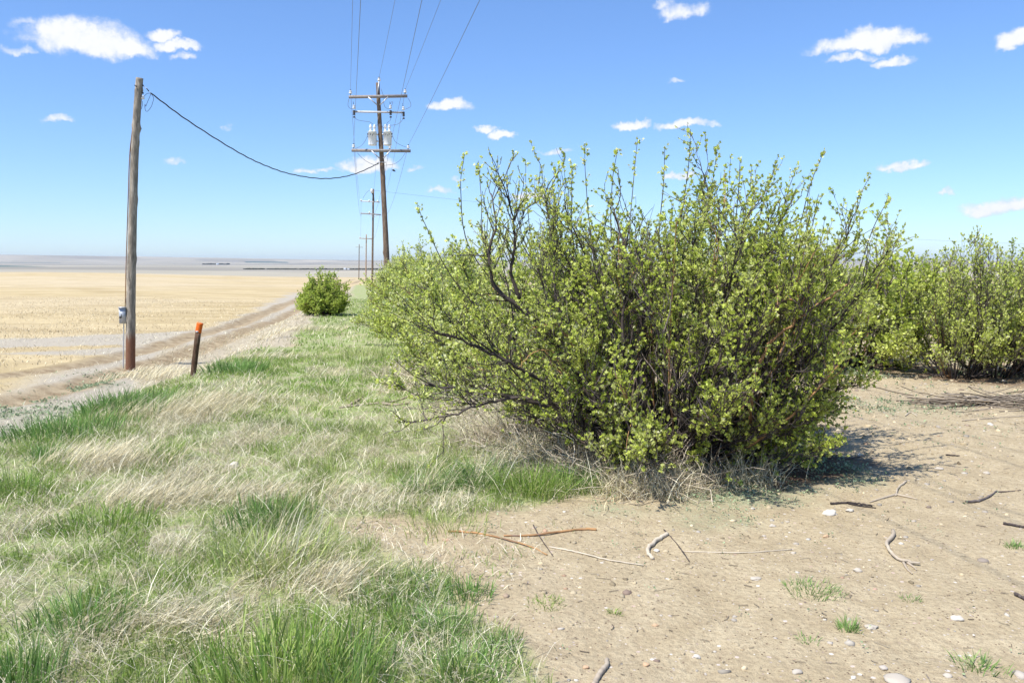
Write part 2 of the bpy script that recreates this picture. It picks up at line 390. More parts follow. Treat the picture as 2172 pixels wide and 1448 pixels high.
MAIN = np.array([1.37, 7.15])
def masks(x, y):
    D = np.hypot(x, y); u, v = uv(x, y); azd_ = np.degrees(np.arctan2(x, y))
    grass = soft_poly(x, y, GRASS, .42, 3)
    grass = np.where(D < 2.5, (x < -.2) * 1., grass)
    lim = np.interp(v, fe_v, fe_u); lim = lim + (fbm(x * .5, y * .5, 61) - .5) * 1.6
    field = sst(-.3, .5, lim - u) * (u < 0)
    field = np.where((D > 85), 1.0, field)
    bank = soft_poly(x, y, BANKDRY, .3, 9)
    dl = np.minimum(dist_path(x, y, TRK_L), dist_path(x, y, TRK_R))
    track = sst(.62, .28, dl + (fbm(x * 1.5, y * 1.5, 31) - .5) * .4) * (D < 260)
    left = sst(.0, .8, bank_edge(v) - u)
    # dark plant litter under the shrubs
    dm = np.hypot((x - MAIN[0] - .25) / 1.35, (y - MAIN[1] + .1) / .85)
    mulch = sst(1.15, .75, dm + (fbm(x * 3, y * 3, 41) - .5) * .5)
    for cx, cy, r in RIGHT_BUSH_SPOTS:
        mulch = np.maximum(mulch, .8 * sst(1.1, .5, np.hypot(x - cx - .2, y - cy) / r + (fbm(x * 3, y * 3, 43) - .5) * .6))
    weeds = np.zeros(np.shape(x))
    for (wx, wy, rx, ry, k) in WEEDS:
        weeds = np.maximum(weeds, k * sst(1.15, .3, np.hypot((x - wx) / rx, (y - wy) / ry) + (fbm(x * 2.2, y * 2.2, 47) - .5) * 1.1))
    # green ground far on the right beyond the orchard
    rgreen = sst(21, 24, y) * (azd_ > 3) * 1.0 * sst(380, 300, D)
    return dict(grass=grass, field=field, bank=bank, track=track, left=left, mulch=mulch, weeds=weeds, rgreen=rgreen)
def ell(px, py, rx, ry, k):
    c = hit(px, py); D = c[1]; f = hit(px, py + ry); return (c[0], c[1], rx / F_PX * D, abs(c[1] - f[1]) + .05, k)
RIGHT_BUSH = [(1690, 782, 2.05, 1.2), (1805, 776, 2.35, 1.4), (2030, 800, 2.0, .95), (2110, 797, 2.2, 1.05), (2270, 800, 2.1, 1.15)]
RIGHT_BUSH_SPOTS = [(*hit(p[0], p[1])[:2], 1.1) for p in RIGHT_BUSH]
WEEDS = [ell(*e) for e in [(1560, 1040, 200, 40, .9), (1730, 980, 100, 50, .9), (1520, 1100, 160, 30, .5), (1300, 1085, 120, 22, .5), (1900, 870, 130, 26, .35), (1100, 1080, 60, 14, .4),
                           (195, 815, 60, 8, .9), (120, 870, 190, 28, .5), (60, 900, 120, 20, .5), (230, 795, 40, 6, .5), (80, 780, 80, 8, .4), (2080, 790, 80, 9, .6), (1800, 792, 140, 9, .6), (1990, 760, 120, 8, .5)]]

def build_ground():
    # polar sheet: fine inside the view, coarse behind, out to the horizon
    azf = np.radians(np.linspace(-38, 38, 660)); azc = np.radians(np.linspace(38, 322, 62))[1:-1]
    ang = np.concatenate([azf, azc]); nA = len(ang)
    r1 = np.exp(np.linspace(math.log(1.2), math.log(8500), 640)); r2 = np.linspace(8600, 11200, 60); r3 = np.array([12000, 14000, 18000])
    R = np.concatenate([[.5], r1, r2, r3]); nR = len(R)
    X = R[:, None] * np.sin(ang)[None]; Y = R[:, None] * np.cos(ang)[None]
    Z = H(X, Y)
    V = np.stack([X, Y, Z], -1).reshape(-1, 3)
    V = np.concatenate([V, [[0, 0, float(H(0., 0.))]]])
    mk = masks(X, Y)
    D = np.hypot(X, Y); azd_ = np.degrees(np.arctan2(X, Y))
    teal = np.zeros_like(X)
    def patch(px0, px1, y0, y1):   # crop blocks on the far plain and slope
        a0, a1 = [math.degrees(math.atan2(*ray(p, 560)[:2])) for p in (px0, px1)]
        return a0, a1
    a0, a1 = patch(518, 612, 0, 0)
    teal = np.maximum(teal, (azd_ > a0) * (azd_ < a1) * (D > 9320) * (D < 9680) * 1.0)
    a0, a1 = patch(-300, 112, 0, 0)
    teal = np.maximum(teal, (azd_ < a1 - (D - 3000) / 700) * (D > 3100) * (D < 5000) * 1.0)
    a0, a1 = patch(-300, 130, 0, 0)
    teal = np.maximum(teal, (azd_ < a1) * (D > 9080) * (D < 9200) * .7)
    ma = np.stack([mk['grass'], mk['field'], mk['track']], -1).reshape(-1, 3)
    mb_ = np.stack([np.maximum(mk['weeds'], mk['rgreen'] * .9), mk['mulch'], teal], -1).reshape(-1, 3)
    mc = np.stack([mk['bank'], mk['left'], sst(300, 700, D)], -1).reshape(-1, 3)
    pad = lambda a: np.concatenate([a, a[:1]])
    ma, mb_, mc = pad(ma), pad(mb_), pad(mc)
    idx = np.arange(nR * nA).reshape(nR, nA)
    q = np.stack([idx[:-1], idx[1:], np.roll(idx, -1, 1)[1:], np.roll(idx, -1, 1)[:-1]], -1)   # seen from above
    q = q[..., ::-1]
    # split the one sheet by what lies on it (edges are shared, nothing overlaps)
    Xc, Yc = X[:-1], Y[:-1]
    region = np.zeros(Xc.shape, int)                                   # 0 soil/ground
    region[(mk['field'][:-1] > .5) & (D[:-1] < 620)] = 1               # field
    region[(mk['track'][:-1] > .35) & (D[:-1] < 200)] = 2              # dirt track
    region[D[:-1] >= 620] = 3; region[D[:-1] >= 8800] = 4
    region[(mk['grass'][:-1] > .5) & (D[:-1] < 60)] = 5
    names = {0: 'ground', 1: 'stubble_field', 2: 'dirt_track', 3: 'plain', 4: 'hills', 5: 'grassy_verge'}
    for k, nm in names.items():
        qq = q[region == k].reshape(-1, 4); tt = None
        if k == 0:
            c = len(V) - 1; tt = np.stack([idx[0], np.full(nA, c), np.roll(idx[0], -1)], -1)[:, ::-1]
            tt = tt[:, [0, 1, 2]]
        used = np.unique(np.concatenate([qq.ravel()] + ([tt.ravel()] if tt is not None else [])))
        rm = np.full(len(V), -1); rm[used] = np.arange(len(used))
        b = MB(); b.add(V[used], rm[qq], rm[tt] if tt is not None else None, ma[used])
        o = b.build(nm, M_GROUND, None, True)
        for an, arr in (('mb', mb_), ('mc', mc)):
            ca = o.data.color_attributes.new(an, 'FLOAT_COLOR', 'POINT')
            ca.data.foreach_set('color', np.concatenate([arr[used], np.ones((len(used), 1))], 1).astype(np.float32).ravel())
        tag(o, kind='structure')

def ground_material():
    m, n, out = mat_new('land_surface')
    g = n.n('ShaderNodeNewGeometry'); P = g.outputs['Position']
    def att(nm):
        a = n.n('ShaderNodeAttribute', attribute_name=nm); s = n.n('ShaderNodeSeparateColor'); n.set(s, 0, a.outputs['Color']); return s.outputs
    a, b, c = att('tint'), att('mb'), att('mc')
    n1 = n.noise(P, .45, 4, .6); n2 = n.noise(P, 3.5, 5, .65); n3 = n.noise(P, 28, 5, .7); n4 = n.noise(P, 140, 3, .7)
    soil = n.mix(n.rng(n2, .3, .72), (.41, .332, .208, 1), (.525, .44, .29, 1))
    soil = n.mix(n.m('MULTIPLY', n.rng(n1, .4, .7), .45), soil, (.43, .355, .24, 1))
    soil = n.mix(n.rng(n3, .36, .58, .55, 0), soil, (.33, .26, .17, 1))
    soil = n.mix(n.rng(n4, .30, .48, .55, 0), soil, (.21, .155, .105, 1))
    def specks(scale, thr, col, soilc, keep):
        v = n.n('ShaderNodeTexVoronoi'); n.set(v, 'Vector', P); n.set(v, 'Scale', scale); n.set(v, 'Randomness', 1.0)
        s = n.n('ShaderNodeSeparateColor'); n.set(s, 0, v.outputs['Color'])
        f = n.m('MULTIPLY', n.rng(v.outputs['Distance'], thr * .7, thr, 1, 0), n.m('GREATER_THAN', s.outputs[0], keep))
        return n.mix(f, soilc, n.mix(s.outputs[1], col[0], col[1]))
    soil = specks(48, .30, ((.62, .57, .50, 1), (.40, .30, .24, 1)), soil, .88)
    soil = specks(22, .26, ((.70, .66, .60, 1), (.50, .36, .28, 1)), soil, .90)
    soil = specks(60, .34, ((.12, .08, .05, 1), (.20, .14, .10, 1)), soil, .86)
    # weeds tint
    grn = n.mix(n3, (.16, .23, .13, 1), (.26, .31, .19, 1))
    soil = n.mix(n.m('MULTIPLY', b[0], n.rng(n3, .38, .6, .15, .8)), soil, grn)
    # thatch under the grass
    th = n.mix(n.rng(n3, .3, .7), (.30, .25, .17, 1), (.52, .46, .33, 1))
    th = n.mix(n.rng(n2, .34, .58, .15, .8), th, (.24, .32, .10, 1))
    # track and its pale grey verge
    trk = n.mix(n.rng(n2, .3, .7), (.235, .175, .105, 1), (.41, .33, .215, 1))
    pale = n.mix(n.rng(n3, .3, .7), (.32, .275, .21, 1), (.47, .43, .35, 1))
    base = n.mix(c[1], soil, pale)
    base = n.mix(n.m('MULTIPLY', b[0], n.m('MULTIPLY', c[1], n.rng(n3, .35, .6, .1, .7))), base, grn)
    # straw field
    mp = n.n('ShaderNodeMapping'); n.set(mp, 0, P); mp.inputs['Rotation'].default_value = (0, 0, radians(-62)); mp.inputs['Scale'].default_value = (.45, 1.1, 1)
    r1 = n.noise(mp.outputs[0], .35, 5, .65, .4); r2 = n.noise(mp.outputs[0], 3.0, 4, .7)
    big = n.noise(P, .022, 3, .55)
    fld = n.mix(n.rng(r1, .32, .68), (.37, .285, .145, 1), (.54, .44, .255, 1))
    fld = n.mix(n.rng(big, .4, .62, 0, .55), fld, (.53, .45, .32, 1))
    fld = n.mix(n.rng(r2, .42, .66, 0, .45), fld, (.38, .30, .19, 1))
    fld = n.mix(n.rng(n3, .3, .5, .35, 0), fld, (.30, .22, .12, 1))
    base = n.mix(a[1], base, fld)
    base = n.mix(c[0], base, n.mix(n3, (.32, .27, .19, 1), (.50, .44, .33, 1)))
    base = n.mix(a[2], base, trk)
    base = n.mix(a[0], base, th)
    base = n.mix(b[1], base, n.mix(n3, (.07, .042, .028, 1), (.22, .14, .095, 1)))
    # far plain
    vp = n.n('ShaderNodeTexVoronoi'); n.set(vp, 'Vector', P); n.set(vp, 'Scale', .0011); vs = n.n('ShaderNodeSeparateColor'); n.set(vs, 0, vp.outputs['Color'])
    hn = n.noise(P, .0016, 6, .65)
    far = n.ramp(vs.outputs[0], [(0, (.27, .25, .20, 1)), (.4, (.43, .39, .30, 1)), (.75, (.35, .32, .26, 1)), (1, (.23, .215, .18, 1))])
    far = n.mix(n.rng(hn, .35, .65, 0, .5), far, (.19, .18, .15, 1))
    far = n.mix(b[2], far, (.015, .075, .075, 1))
    base = n.mix(c[2], base, far)
    vc = n.n('ShaderNodeTexVoronoi', feature='F1'); n.set(vc, 'Vector', P); n.set(vc, 'Scale', 34.0)
    hgt = n.m('ADD', n.m('ADD', n.m('MULTIPLY', n3, .8), n.m('MULTIPLY', n4, .3)), n.m('MULTIPLY', vc.outputs['Distance'], -.25))
    bp = n.n('ShaderNodeBump'); n.set(bp, 'Height', hgt); n.set(bp, 'Strength', .75); n.set(bp, 'Distance', .032)
    principled(n, out, base, .95, .1, bp.outputs[0]); return m
M_GROUND = ground_material()
build_ground()

# ------------------------------------------------------------------ utility poles
def spine(pts, n=40):
    pts = np.array(pts, float); t = np.linspace(0, 1, len(pts)); tt = np.linspace(0, 1, n)
    return np.stack([np.interp(tt, t, pts[:, k]) for k in range(3)], -1)
def smooth_path(pts, n=24):
    """Catmull-Rom through the points"""
    P = np.array(pts, float); P = np.concatenate([[2 * P[0] - P[1]], P, [2 * P[-1] - P[-2]]]); out = []
    k = len(P) - 3; per = max(2, n // k)
    for i in range(k):
        p0, p1, p2, p3 = P[i:i + 4]
        for t in np.linspace(0, 1, per, endpoint=False):
            out.append(.5 * ((2 * p1) + (-p0 + p2) * t + (2 * p0 - 5 * p1 + 4 * p2 - p3) * t * t + (-p0 + 3 * p1 - 3 * p2 + p3) * t ** 3))
    out.append(P[-2]); return np.array(out)
def pole_shaft(pts, r0, r1, knots=14, rng=None, n=70, sides=16):
    P = smooth_path(pts, n); N = len(P); R = np.linspace(r0, r1, N)
    T = norm(np.gradient(P, axis=0)); n1 = norm(np.cross(T, [.2, 1, .1])); n2 = np.cross(T, n1)
    a = np.arange(sides) * 2 * pi / sides; RR = np.repeat(R[:, None], sides, 1)
    RR = RR * (1 + .05 * (fbm(a[None] * 2 + 3, np.arange(N)[:, None] * .25, 77) - .5) * 2)
    for _ in range(knots):
        kz, ka = rng.uniform(3, N - 3), rng.uniform(0, 2 * pi)
        da = (a[None] - ka + pi) % (2 * pi) - pi
        RR = RR + R.mean() * .20 * np.exp(-((np.arange(N)[:, None] - kz) / 1.1) ** 2 - (da / .35) ** 2)
    V = P[:, None] + RR[..., None] * (np.cos(a)[:, None] * n1[:, None] + np.sin(a)[:, None] * n2[:, None])
    idx = np.arange(N * sides).reshape(N, sides)
    q = np.stack([idx[:-1], np.roll(idx, -1, 1)[:-1], np.roll(idx, -1, 1)[1:], idx[1:]], -1).reshape(-1, 4)
    b = MB(); tri = [[idx[-1, 0], idx[-1, k], idx[-1, k + 1]] for k in range(1, sides - 1)]
    b.add(V, q, tri); return b
rg = np.random.RandomState(5)

# --- near bare pole on the left
base1 = G(276.5, 783); Y1 = base1[1]
pole = empty('utility_pole', base1, 'bare grey wooden pole with reddish foot and small metal box beside the dirt track', 'utility pole')
pts = [base1 - [0, 0, .3], at(276.5, 783, Y1), at(277.5, 690, Y1), at(278.5, 600, Y1), at(281, 480, Y1), at(285, 340, Y1), at(290.5, 240, Y1), at(296, 166, Y1)]
k1 = Y1 / F_PX
part(pole_shaft(pts, 10.4 * k1, 7.2 * k1, 34, rg, 120), 'shaft', M_POLE1, pole, True)
b = MB(); b.tube(smooth_path([at(261.5, 784, Y1 - .02), at(262.5, 690, Y1 - .02), at(263.5, 656, Y1 - .03)]), 1.1 * k1, 8)
part(b, 'conduit', M_GALV, pole, True)
b = MB(); b.tube(smooth_path([at(265.5, 652, Y1 - .03), at(267.5, 560, Y1 - .03), at(271.5, 430, Y1 - .05), at(275, 330, Y1 - .05), at(281.5, 270, Y1 - .05)]), .9 * k1, 8)
part(b, 'service_pipe', M_RUST, pole, True)
b = MB(); c = at(260, 669, Y1 - .06); b.box(c, (13 * k1, .12, 33 * k1), .35); b.box(c + [0, 0, 17 * k1], (14.5 * k1, .15, 1.6 * k1), .35)
mbx = part(b, 'meter_box', M_GALV, pole)
b = MB(); b.lathe(c + [-.015, -.065, -.03], [(0, .028), (.02, .024), (.024, .0), (.024, -.01)], 12, (0, -1, 0)); b.box(c + [.01, -.08, .01], (.012, .012, .05), .3)
part(b, 'switch_knob', M_DARK, mbx)
b = MB(); b.box(at(268, 668, Y1 + .01), (8 * k1, .06, .08)); part(b, 'box_bracket', M_DARK, pole)
for (px, py) in ((303, 181), (303, 197)): b = MB(); b.bar(at(px - 4, py, Y1), at(px + 1.5, py + 1, Y1), .02, .03); part(b, 'bolt', M_DARK, pole)
b = MB(); b.bar(at(286, 181, Y1 - .1), at(290, 184, Y1 - .13), .02, .02); part(b, 'bolt', M_DARK, pole)
b = MB(); b.lathe(at(303.5, 208, Y1 - .02), [(0, -.03), (.025, -.025), (.03, 0), (.02, .02), (.027, .04), (0, .05)], 10)
part(b, 'insulator', M_WHITE, pole)
for seg in ([(305, 205), (312, 199), (320, 198)], [(320, 199), (317, 207), (313, 216), (309, 226), (308, 221)], [(321, 200), (326, 208), (324, 217), (320, 228), (312, 237), (308, 233), (307, 222)], [(302, 215), (302, 222), (300, 232)]):
    b = MB(); b.tube(smooth_path([at(x, y, Y1 - .03) for x, y in seg], 12), .0045, 5); part(b, 'loose_wire', M_CABLE, pole)

# --- pole with the two transformers
Y2 = 36.0; k2 = Y2 / F_PX
b2 = at(823, 700, Y2); b2[2] = float(H(b2[0], b2[1]))
tp = empty('utility_pole', b2, 'tall brown wooden pole carrying two grey transformers and three crossarms, rising behind the green hedge', 'utility pole', 'poles of the power line')
top2 = at(801, 176, Y2)
part(pole_shaft([b2 - [0, 0, .4], at(820.5, 560, Y2), at(811, 360, Y2), top2], 7.3 * k2, 3.7 * k2, 40, rg, 120), 'shaft', M_POLE2, tp, True)
RD = np.array([CA, SA, 0.])                        # across the line
def onarm(px, py, off=0.0):
    """point on the arm's vertical plane (through the pole, across the line)"""
    d = ray(px, py); o = np.array([0, 0, CAM_H]); nrm = np.array([-SA, CA, 0.]); q0 = np.array([at(805, 300, Y2)[0], Y2, 0]) + nrm * off
    t = ((q0 - o) @ nrm) / (d @ nrm); return o + d * t
def insul(p, s=1.0, mat=M_WHITE, parent=tp):
    b = MB(); b.lathe(p, [(.012, -.16 * s), (.012, .02), (.0, .02)], 8); pin = b
    c = MB(); c.lathe(p, [(.03 * s, 0), (.085 * s, .01 * s), (.09 * s, .05 * s), (.05 * s, .07 * s), (.05 * s, .085 * s), (.08 * s, .10 * s), (.07 * s, .13 * s), (.04 * s, .15 * s), (0, .155 * s)], 12)
    o = part(c, 'insulator', mat, parent, True); part(b, 'insulator_pin', M_DARK, o)
    b = MB(); b.lathe(p + [0, 0, .15 * s], [(.04 * s, 0), (.045 * s, .04 * s), (0, .06 * s)], 8); part(b, 'wire_tie', M_DARK, o)
def arm(pa, pb, wd, ht, mat, braces=None, parent=tp):
    b = MB(); b.bar(pa, pb, wd, ht); o = part(b, 'crossarm', mat, parent)
    if braces:
        for (q0_, q1_) in braces:
            b = MB(); b.bar(q0_, q1_, .012, .045); part(b, 'brace', M_GALV, o)
    return o
F = -.17
arm(onarm(739.5, 206, F), onarm(864, 204, F), .10, 5.6 * k2, M_ARM, [(onarm(781, 206, F - .07), onarm(800, 223, F - .07)), (onarm(823, 206, F - .07), onarm(806, 223, F - .07))])
arm(onarm(748, 237, F), onarm(858, 239, F), .07, 3.4 * k2, M_FIBRE)
arm(onarm(745.5, 319, F), onarm(871, 320.5, F), .10, 5.8 * k2, M_ARM, [(onarm(788, 320, F - .07), onarm(805, 336, F - .07)), (onarm(829, 319, F - .07), onarm(813, 336, F - .07))])
INS = {'tl': onarm(743.5, 199, F), 'tr': onarm(859.5, 197, F), 'tt': onarm(804, 172, -.02), 'bl': onarm(750, 313, F), 'bm': onarm(827, 315, F), 'br': onarm(866, 315, F)}
for k_, p_ in INS.items(): insul(p_, .78)
b = MB(); b.bar(top2 - [.0, .12, .5], onarm(804, 173, -.05), .04, .04); part(b, 'ridge_pin', M_GALV, tp)
# fused cutouts
for (px, py) in ((751, 236), (828.5, 236), (856, 239)):
    p = onarm(px, py, F - .1); b = MB()
    for i_ in range(4): b.lathe(p + [0, 0, -.16 + i_ * .05], [(.03, 0), (.055, .01), (.055, .03), (.03, .045)], 10)
    o = part(b, 'fuse_cutout', M_DARK, tp)
    b = MB(); b.lathe(p + [0, -.03, .08], [(0, 0), (.05, .01), (.06, .06), (.035, .12), (.055, .14), (0, .17)], 10)
    part(b, 'porcelain_body', M_WHITE, o, True)
    b = MB(); b.tube(smooth_path([p + [0, 0, .2], p + [-.02, 0, .3], p + [-.03, 0, .38]], 6), .01, 5); part(b, 'fuse_tube', M_DARK, o)
    b = MB(); b.lathe(p + [0, 0, -.27], [(0, 0), (.05, .01), (.04, .06), (0, .08)], 8); part(b, 'lower_cap', M_DARK, o)
# transformers
for (px, side) in ((790, -1), (822.3, 1)):
    cb = onarm(px, 308.5, F + .1); r = 8.6 * k2; h = 28.5 * k2
    t_ = MB(); t_.lathe(cb, [(0, 0), (r * .97, 0), (r, .02), (r, h * .93), (r * 1.06, h * .935), (r * 1.09, h * .96), (r * 1.03, h * .985), (r * .6, h * 1.01), (0, h * 1.02)], 28)
    o = part(t_, 'transformer', M_TANK, tp, True)
    for dx in (-.07, .09):
        bb = MB(); q_ = cb + [dx - side * .01, -.03, h * 1.0]
        bb.lathe(q_, [(.045, -.02), (.05, .05), (.03, .06), (.055, .09), (.03, .11), (.06, .14), (.062, .2), (.03, .24), (.035, .27), (0, .29)], 12); part(bb, 'bushing', M_WHITE, o, True)
    bb = MB(); bb.box(cb + [-side * r * 1.12, 0, h * .78], (.1, .08, .06)); part(bb, 'mounting_lug', M_GALV, o); bb = MB(); bb.box(cb + [-side * r * 1.12, 0, h * .3], (.1, .08, .06)); part(bb, 'mounting_lug', M_GALV, o)
    bb = MB(); bb.lathe(cb + [side * r * 1.02, -.03, h * .8], [(0, -.03), (.03, -.03), (.03, .03), (0, .03)], 8, (1, 0, 0)); part(bb, 'terminal', M_DARK, o); bb = MB(); bb.lathe(cb + [side * r * 1.02, -.03, h * .6], [(0, -.02), (.02, -.02), (.02, .03), (0, .03)], 8, (1, 0, 0)); part(bb, 'terminal', M_DARK, o)
    for q3 in ((-.05, .75), (.04, .70), (.09, .78)):
        bb = MB(); bb.box(cb + [q3[0], -r * math.sqrt(1 - (q3[0] / r) ** 2) - .004, h * q3[1]], (.02, .008, .06)); part(bb, 'painted_mark', M_DARK, o)
# jumpers
for seg in ([(740, 210), (738, 222), (741, 229), (748, 232)], [(865, 208), (871, 219), (870, 227), (860, 232)], [(808, 188), (813, 205), (815, 224), (822, 231), (827, 231)], [(826, 228), (829, 218), (833, 217), (830, 226)],
            [(752, 247), (757, 254), (770, 257), (784, 259), (791, 264)], [(829, 247), (828, 255), (822, 260), (820, 265)], [(855, 248), (852, 257), (842, 264), (830, 266), (818, 266), (814, 272)],
            [(796, 267), (802, 265), (810, 267), (813, 273)], [(780, 286), (774, 300), (764, 311), (754, 315)], [(832, 287), (838, 300), (850, 308), (863, 313)],
            [(757, 324), (770, 337), (782, 345), (794, 350)], [(860, 324), (850, 338), (836, 348), (815, 351)]):
    b = MB(); b.tube(smooth_path([onarm(x, y, F - .12) for x, y in seg], 16), .0085, 5); part(b, 'jumper_wire', M_WIRE, tp)
b = MB(); b.bar(onarm(800, 344.5, F), onarm(819, 344.5, F), .04, .025); part(b, 'cable_bracket', M_GALV, tp); b = MB(); b.bar(onarm(800, 347, F - .05), onarm(803, 343, F - .05), .05, .05); part(b, 'cable_clamp', M_GALV, tp)

# --- receding poles of the line
def far_pole(px, topy, basey, Y, wb, wt, mat, label, arms, ins_pts):
    kk = Y / F_PX; bs = at(px[1], basey, Y); bs[2] = float(H(bs[0], bs[1]))
    r = empty('utility_pole', bs, label, 'utility pole', 'poles of the power line')
    part(pole_shaft([bs - [0, 0, .3], at(px[1], basey, Y), at(px[0], topy, Y)], wb * kk / 2, wt * kk / 2, 10, rg, 40, 10), 'shaft', mat, r, True)
    for (xa, ya, xb, yb, th, m_) in arms:
        a_ = at(xa, ya, Y - .3); c_ = at(xb, yb, Y - .3); bb = MB(); bb.bar(a_, c_, .1, th * kk); part(bb, 'crossarm', m_, r)
    for (xa, ya) in ins_pts:
        bb = MB(); p_ = at(xa, ya, Y - .3); bb.lathe(p_, [(.02, -.1), (.02, 0), (.09, 0), (.09, .1), (.05, .16), (0, .18)], 8); part(bb, 'insulator', M_WHITE, r)
    return r
p3 = far_pole((792, 789.5), 401, 600, 94, 5.2, 3.6, M_POLE2, 'dark pole with white upper arm and grey lower arm left of the transformer pole', [(765.5, 426.5, 806, 429, 2.0, M_FIBRE), (765, 452.5, 808, 455.5, 2.3, M_ARM)], [(766, 426), (783, 427), (801, 428), (783.5, 452)])
b = MB(); p_ = at(788.5, 404, 93.6); b.lathe(p_, [(0, -.3), (.12, -.28), (.14, 0), (.1, .15), (0, .2)], 10); part(b, 'lightning_arrester', M_WHITE, p3)
b = MB(); b.tube(smooth_path([at(789, 408, 93.6), at(792, 416, 93.6), at(793, 427, 93.6)], 8), .07, 6); part(b, 'riser_cable', M_CABLE, p3)
b = MB(); b.tube(smooth_path([at(788, 402, 93.6), at(779, 407, 93.6), at(770, 420, 93.6)], 10), .02, 4); part(b, 'jumper_wire', M_WIRE, p3); b = MB(); b.bar(at(784, 455, 93.5), at(792, 461, 93.5), .02, .06); part(b, 'brace', M_GALV, p3); b = MB(); b.bar(at(800, 456, 93.5), at(793, 461, 93.5), .02, .06); part(b, 'brace', M_GALV, p3)
far_pole((777, 776), 497, 606, 150, 3.0, 2.2, M_POLE3, 'slim tan pole with one crossarm, second farthest in the line of poles', [(762, 505.5, 789, 506.5, 1.4, M_POLE3)], [(764, 504), (786, 505)])
far_pole((762, 761), 518, 600, 215, 2.0, 1.6, M_POLE2, 'thin dark pole farthest along the power line, above the sandy track', [(754, 524, 770, 524.5, .8, M_ARM)], [])

# ------------------------------------------------------------------ wires
def wire(name, A, B, sag, r, label, cat, mat=M_WIRE, group=None, n=48):
    t = np.linspace(0, 1, n)[:, None]; P = A * (1 - t) + B * t; P[:, 2] -= (4 * sag * t * (1 - t))[:, 0]
    b = MB(); b.tube(P, r, 5); o = b.build(name, mat, None, True, loc=A); return tag(o, label, cat, group)
# next pole of the line stands behind the camera
GRP = 'conductors of the power line'
names = {'tl': ('left-hand wire of the upper crossarm, running overhead', 748), 'tt': ('wire from the very top of the transformer pole, running overhead', 838), 'tr': ('right-hand wire of the upper crossarm, running overhead', 935),
         'bl': ('left-hand wire of the lowest crossarm, running overhead', 765), 'bm': ('middle wire of the lowest crossarm, running overhead', 895), 'br': ('right-hand wire of the lowest crossarm, steepest across the sky', 1018)}
for k_, (lb, xt) in names.items():
    A = INS[k_] + [0, 0, .12]
    # passes through the direction (xt, 0) at its own height
    d = ray(xt, 0); zz = A[2] - (.35 if k_[0] == 't' else .3); t = (zz - CAM_H) / d[2]; Q = np.array([0, 0, CAM_H]) + d * t
    L = 60.0; dirn = norm((Q - A)[:2]); B = np.array([A[0] + dirn[0] * L, A[1] + dirn[1] * L, A[2]])
    dq = np.hypot(*(Q - A)[:2]) / L; sag = (A[2] - zz) / (4 * dq * (1 - dq))
    wire('power_line_wire', A, B, sag, .0055, lb, 'wire', M_WIRE, GRP)
for k_, (px, py) in {'tl': (766, 426), 'bl': (767, 452), 'tr': (806, 428), 'br': (806, 454), 'bm': (783.5, 452), 'tt': (792, 400)}.items():
    wire('power_line_wire', INS[k_] + [0, 0, .12], at(px, py, 94), 1.3, .007, {'tl': 'thin left wire descending from the upper arm to the white arm of the next pole', 'bl': 'thin left wire descending from the lowest arm to the next pole', 'tr': 'thin right wire descending from the upper arm to the next pole', 'br': 'thin wire descending from the right end of the lowest arm', 'bm': 'thin middle wire descending from the lowest arm to the next pole', 'tt': 'thin wire joining the two nearest pole tops of the line'}[k_], 'wire', M_WIRE, GRP)
for (xa, ya, xb, yb, lb) in ((766, 426, 764, 504, 'faint wire from the left of the white arm towards the tan pole'), (806, 454, 786, 505, 'faint wire from the grey arm towards the right end of the tan pole')):
    wire('power_line_wire', at(xa, ya, 94), at(xb, yb, 150), 1.2, .010, lb, 'wire', M_WIRE, GRP)
wire('power_line_wire', at(793, 404, 94), at(2300, 520, 150), 1.2, .010, 'faint wire running right from the second pole towards the hedge', 'wire', M_WIRE, GRP)
# black service cable, sagging
A = at(320, 198, Y1 - .03); B = onarm(803, 347, F - .05)
cab = [A]; 
for (px, py) in ((400, 257), (500, 320), (560, 350), (620, 370), (690, 379), (750, 370)):
    t = (px - 320) / (803 - 320); tt = t * (Y1) / (Y1 * t + Y2 * (1 - t)); Y = Y1 + (Y2 - Y1) * tt
    cab.append(at(px, py, Y))
cab.append(B)
P = smooth_path(cab, 90); b = MB(); wig = np.stack([0 * P[:, 0], 0 * P[:, 0], .006 * np.sin(np.arange(len(P)) * 1.7)], -1)
b.tube(P + wig, np.interp(np.linspace(0, 1, len(P)), [0, 1], [.013, .018]), 6)
o = b.build('service_cable', M_CABLE, None, True, loc=A); cable = tag(o, 'thick black cable sagging between the bare left pole and the transformer pole', 'cable')
b = MB(); b.tube(smooth_path([at(304, 183, Y1), at(311, 188, Y1 - .01), at(320, 198, Y1 - .03)], 8), .005, 5)
o = b.build('cable_tail', M_GALV, None, True, loc=A); o.parent = cable; o.location = (0, 0, 0)
b = MB(); b.tube(np.array([at(311, 188, Y1 - .01), at(316, 194, Y1 - .02)]), .011, 6); o = b.build('cable_grip', M_CABLE, None, True, loc=A); o.parent = cable; o.location = (0, 0, 0)

# a small bird in the air
c = at(835, 362, 30); b = MB()
b.lathe(c, [(0, -.07), (.018, -.05), (.028, 0), (.02, .045), (.016, .06), (0, .08)], 8, (.8, .3, -.3))
for s_ in (-1, 1):
    b.add([c, c + [.03, .02, 0], c + [.0 + .02 * s_, .06 * s_, .05], c + [-.03, .05 * s_, .045]], [[0, 1, 2, 3]])
tag(b.build('bird', M_DARK, None, False, loc=c), 'tiny dark bird in flight just right of the transformer pole', 'bird')

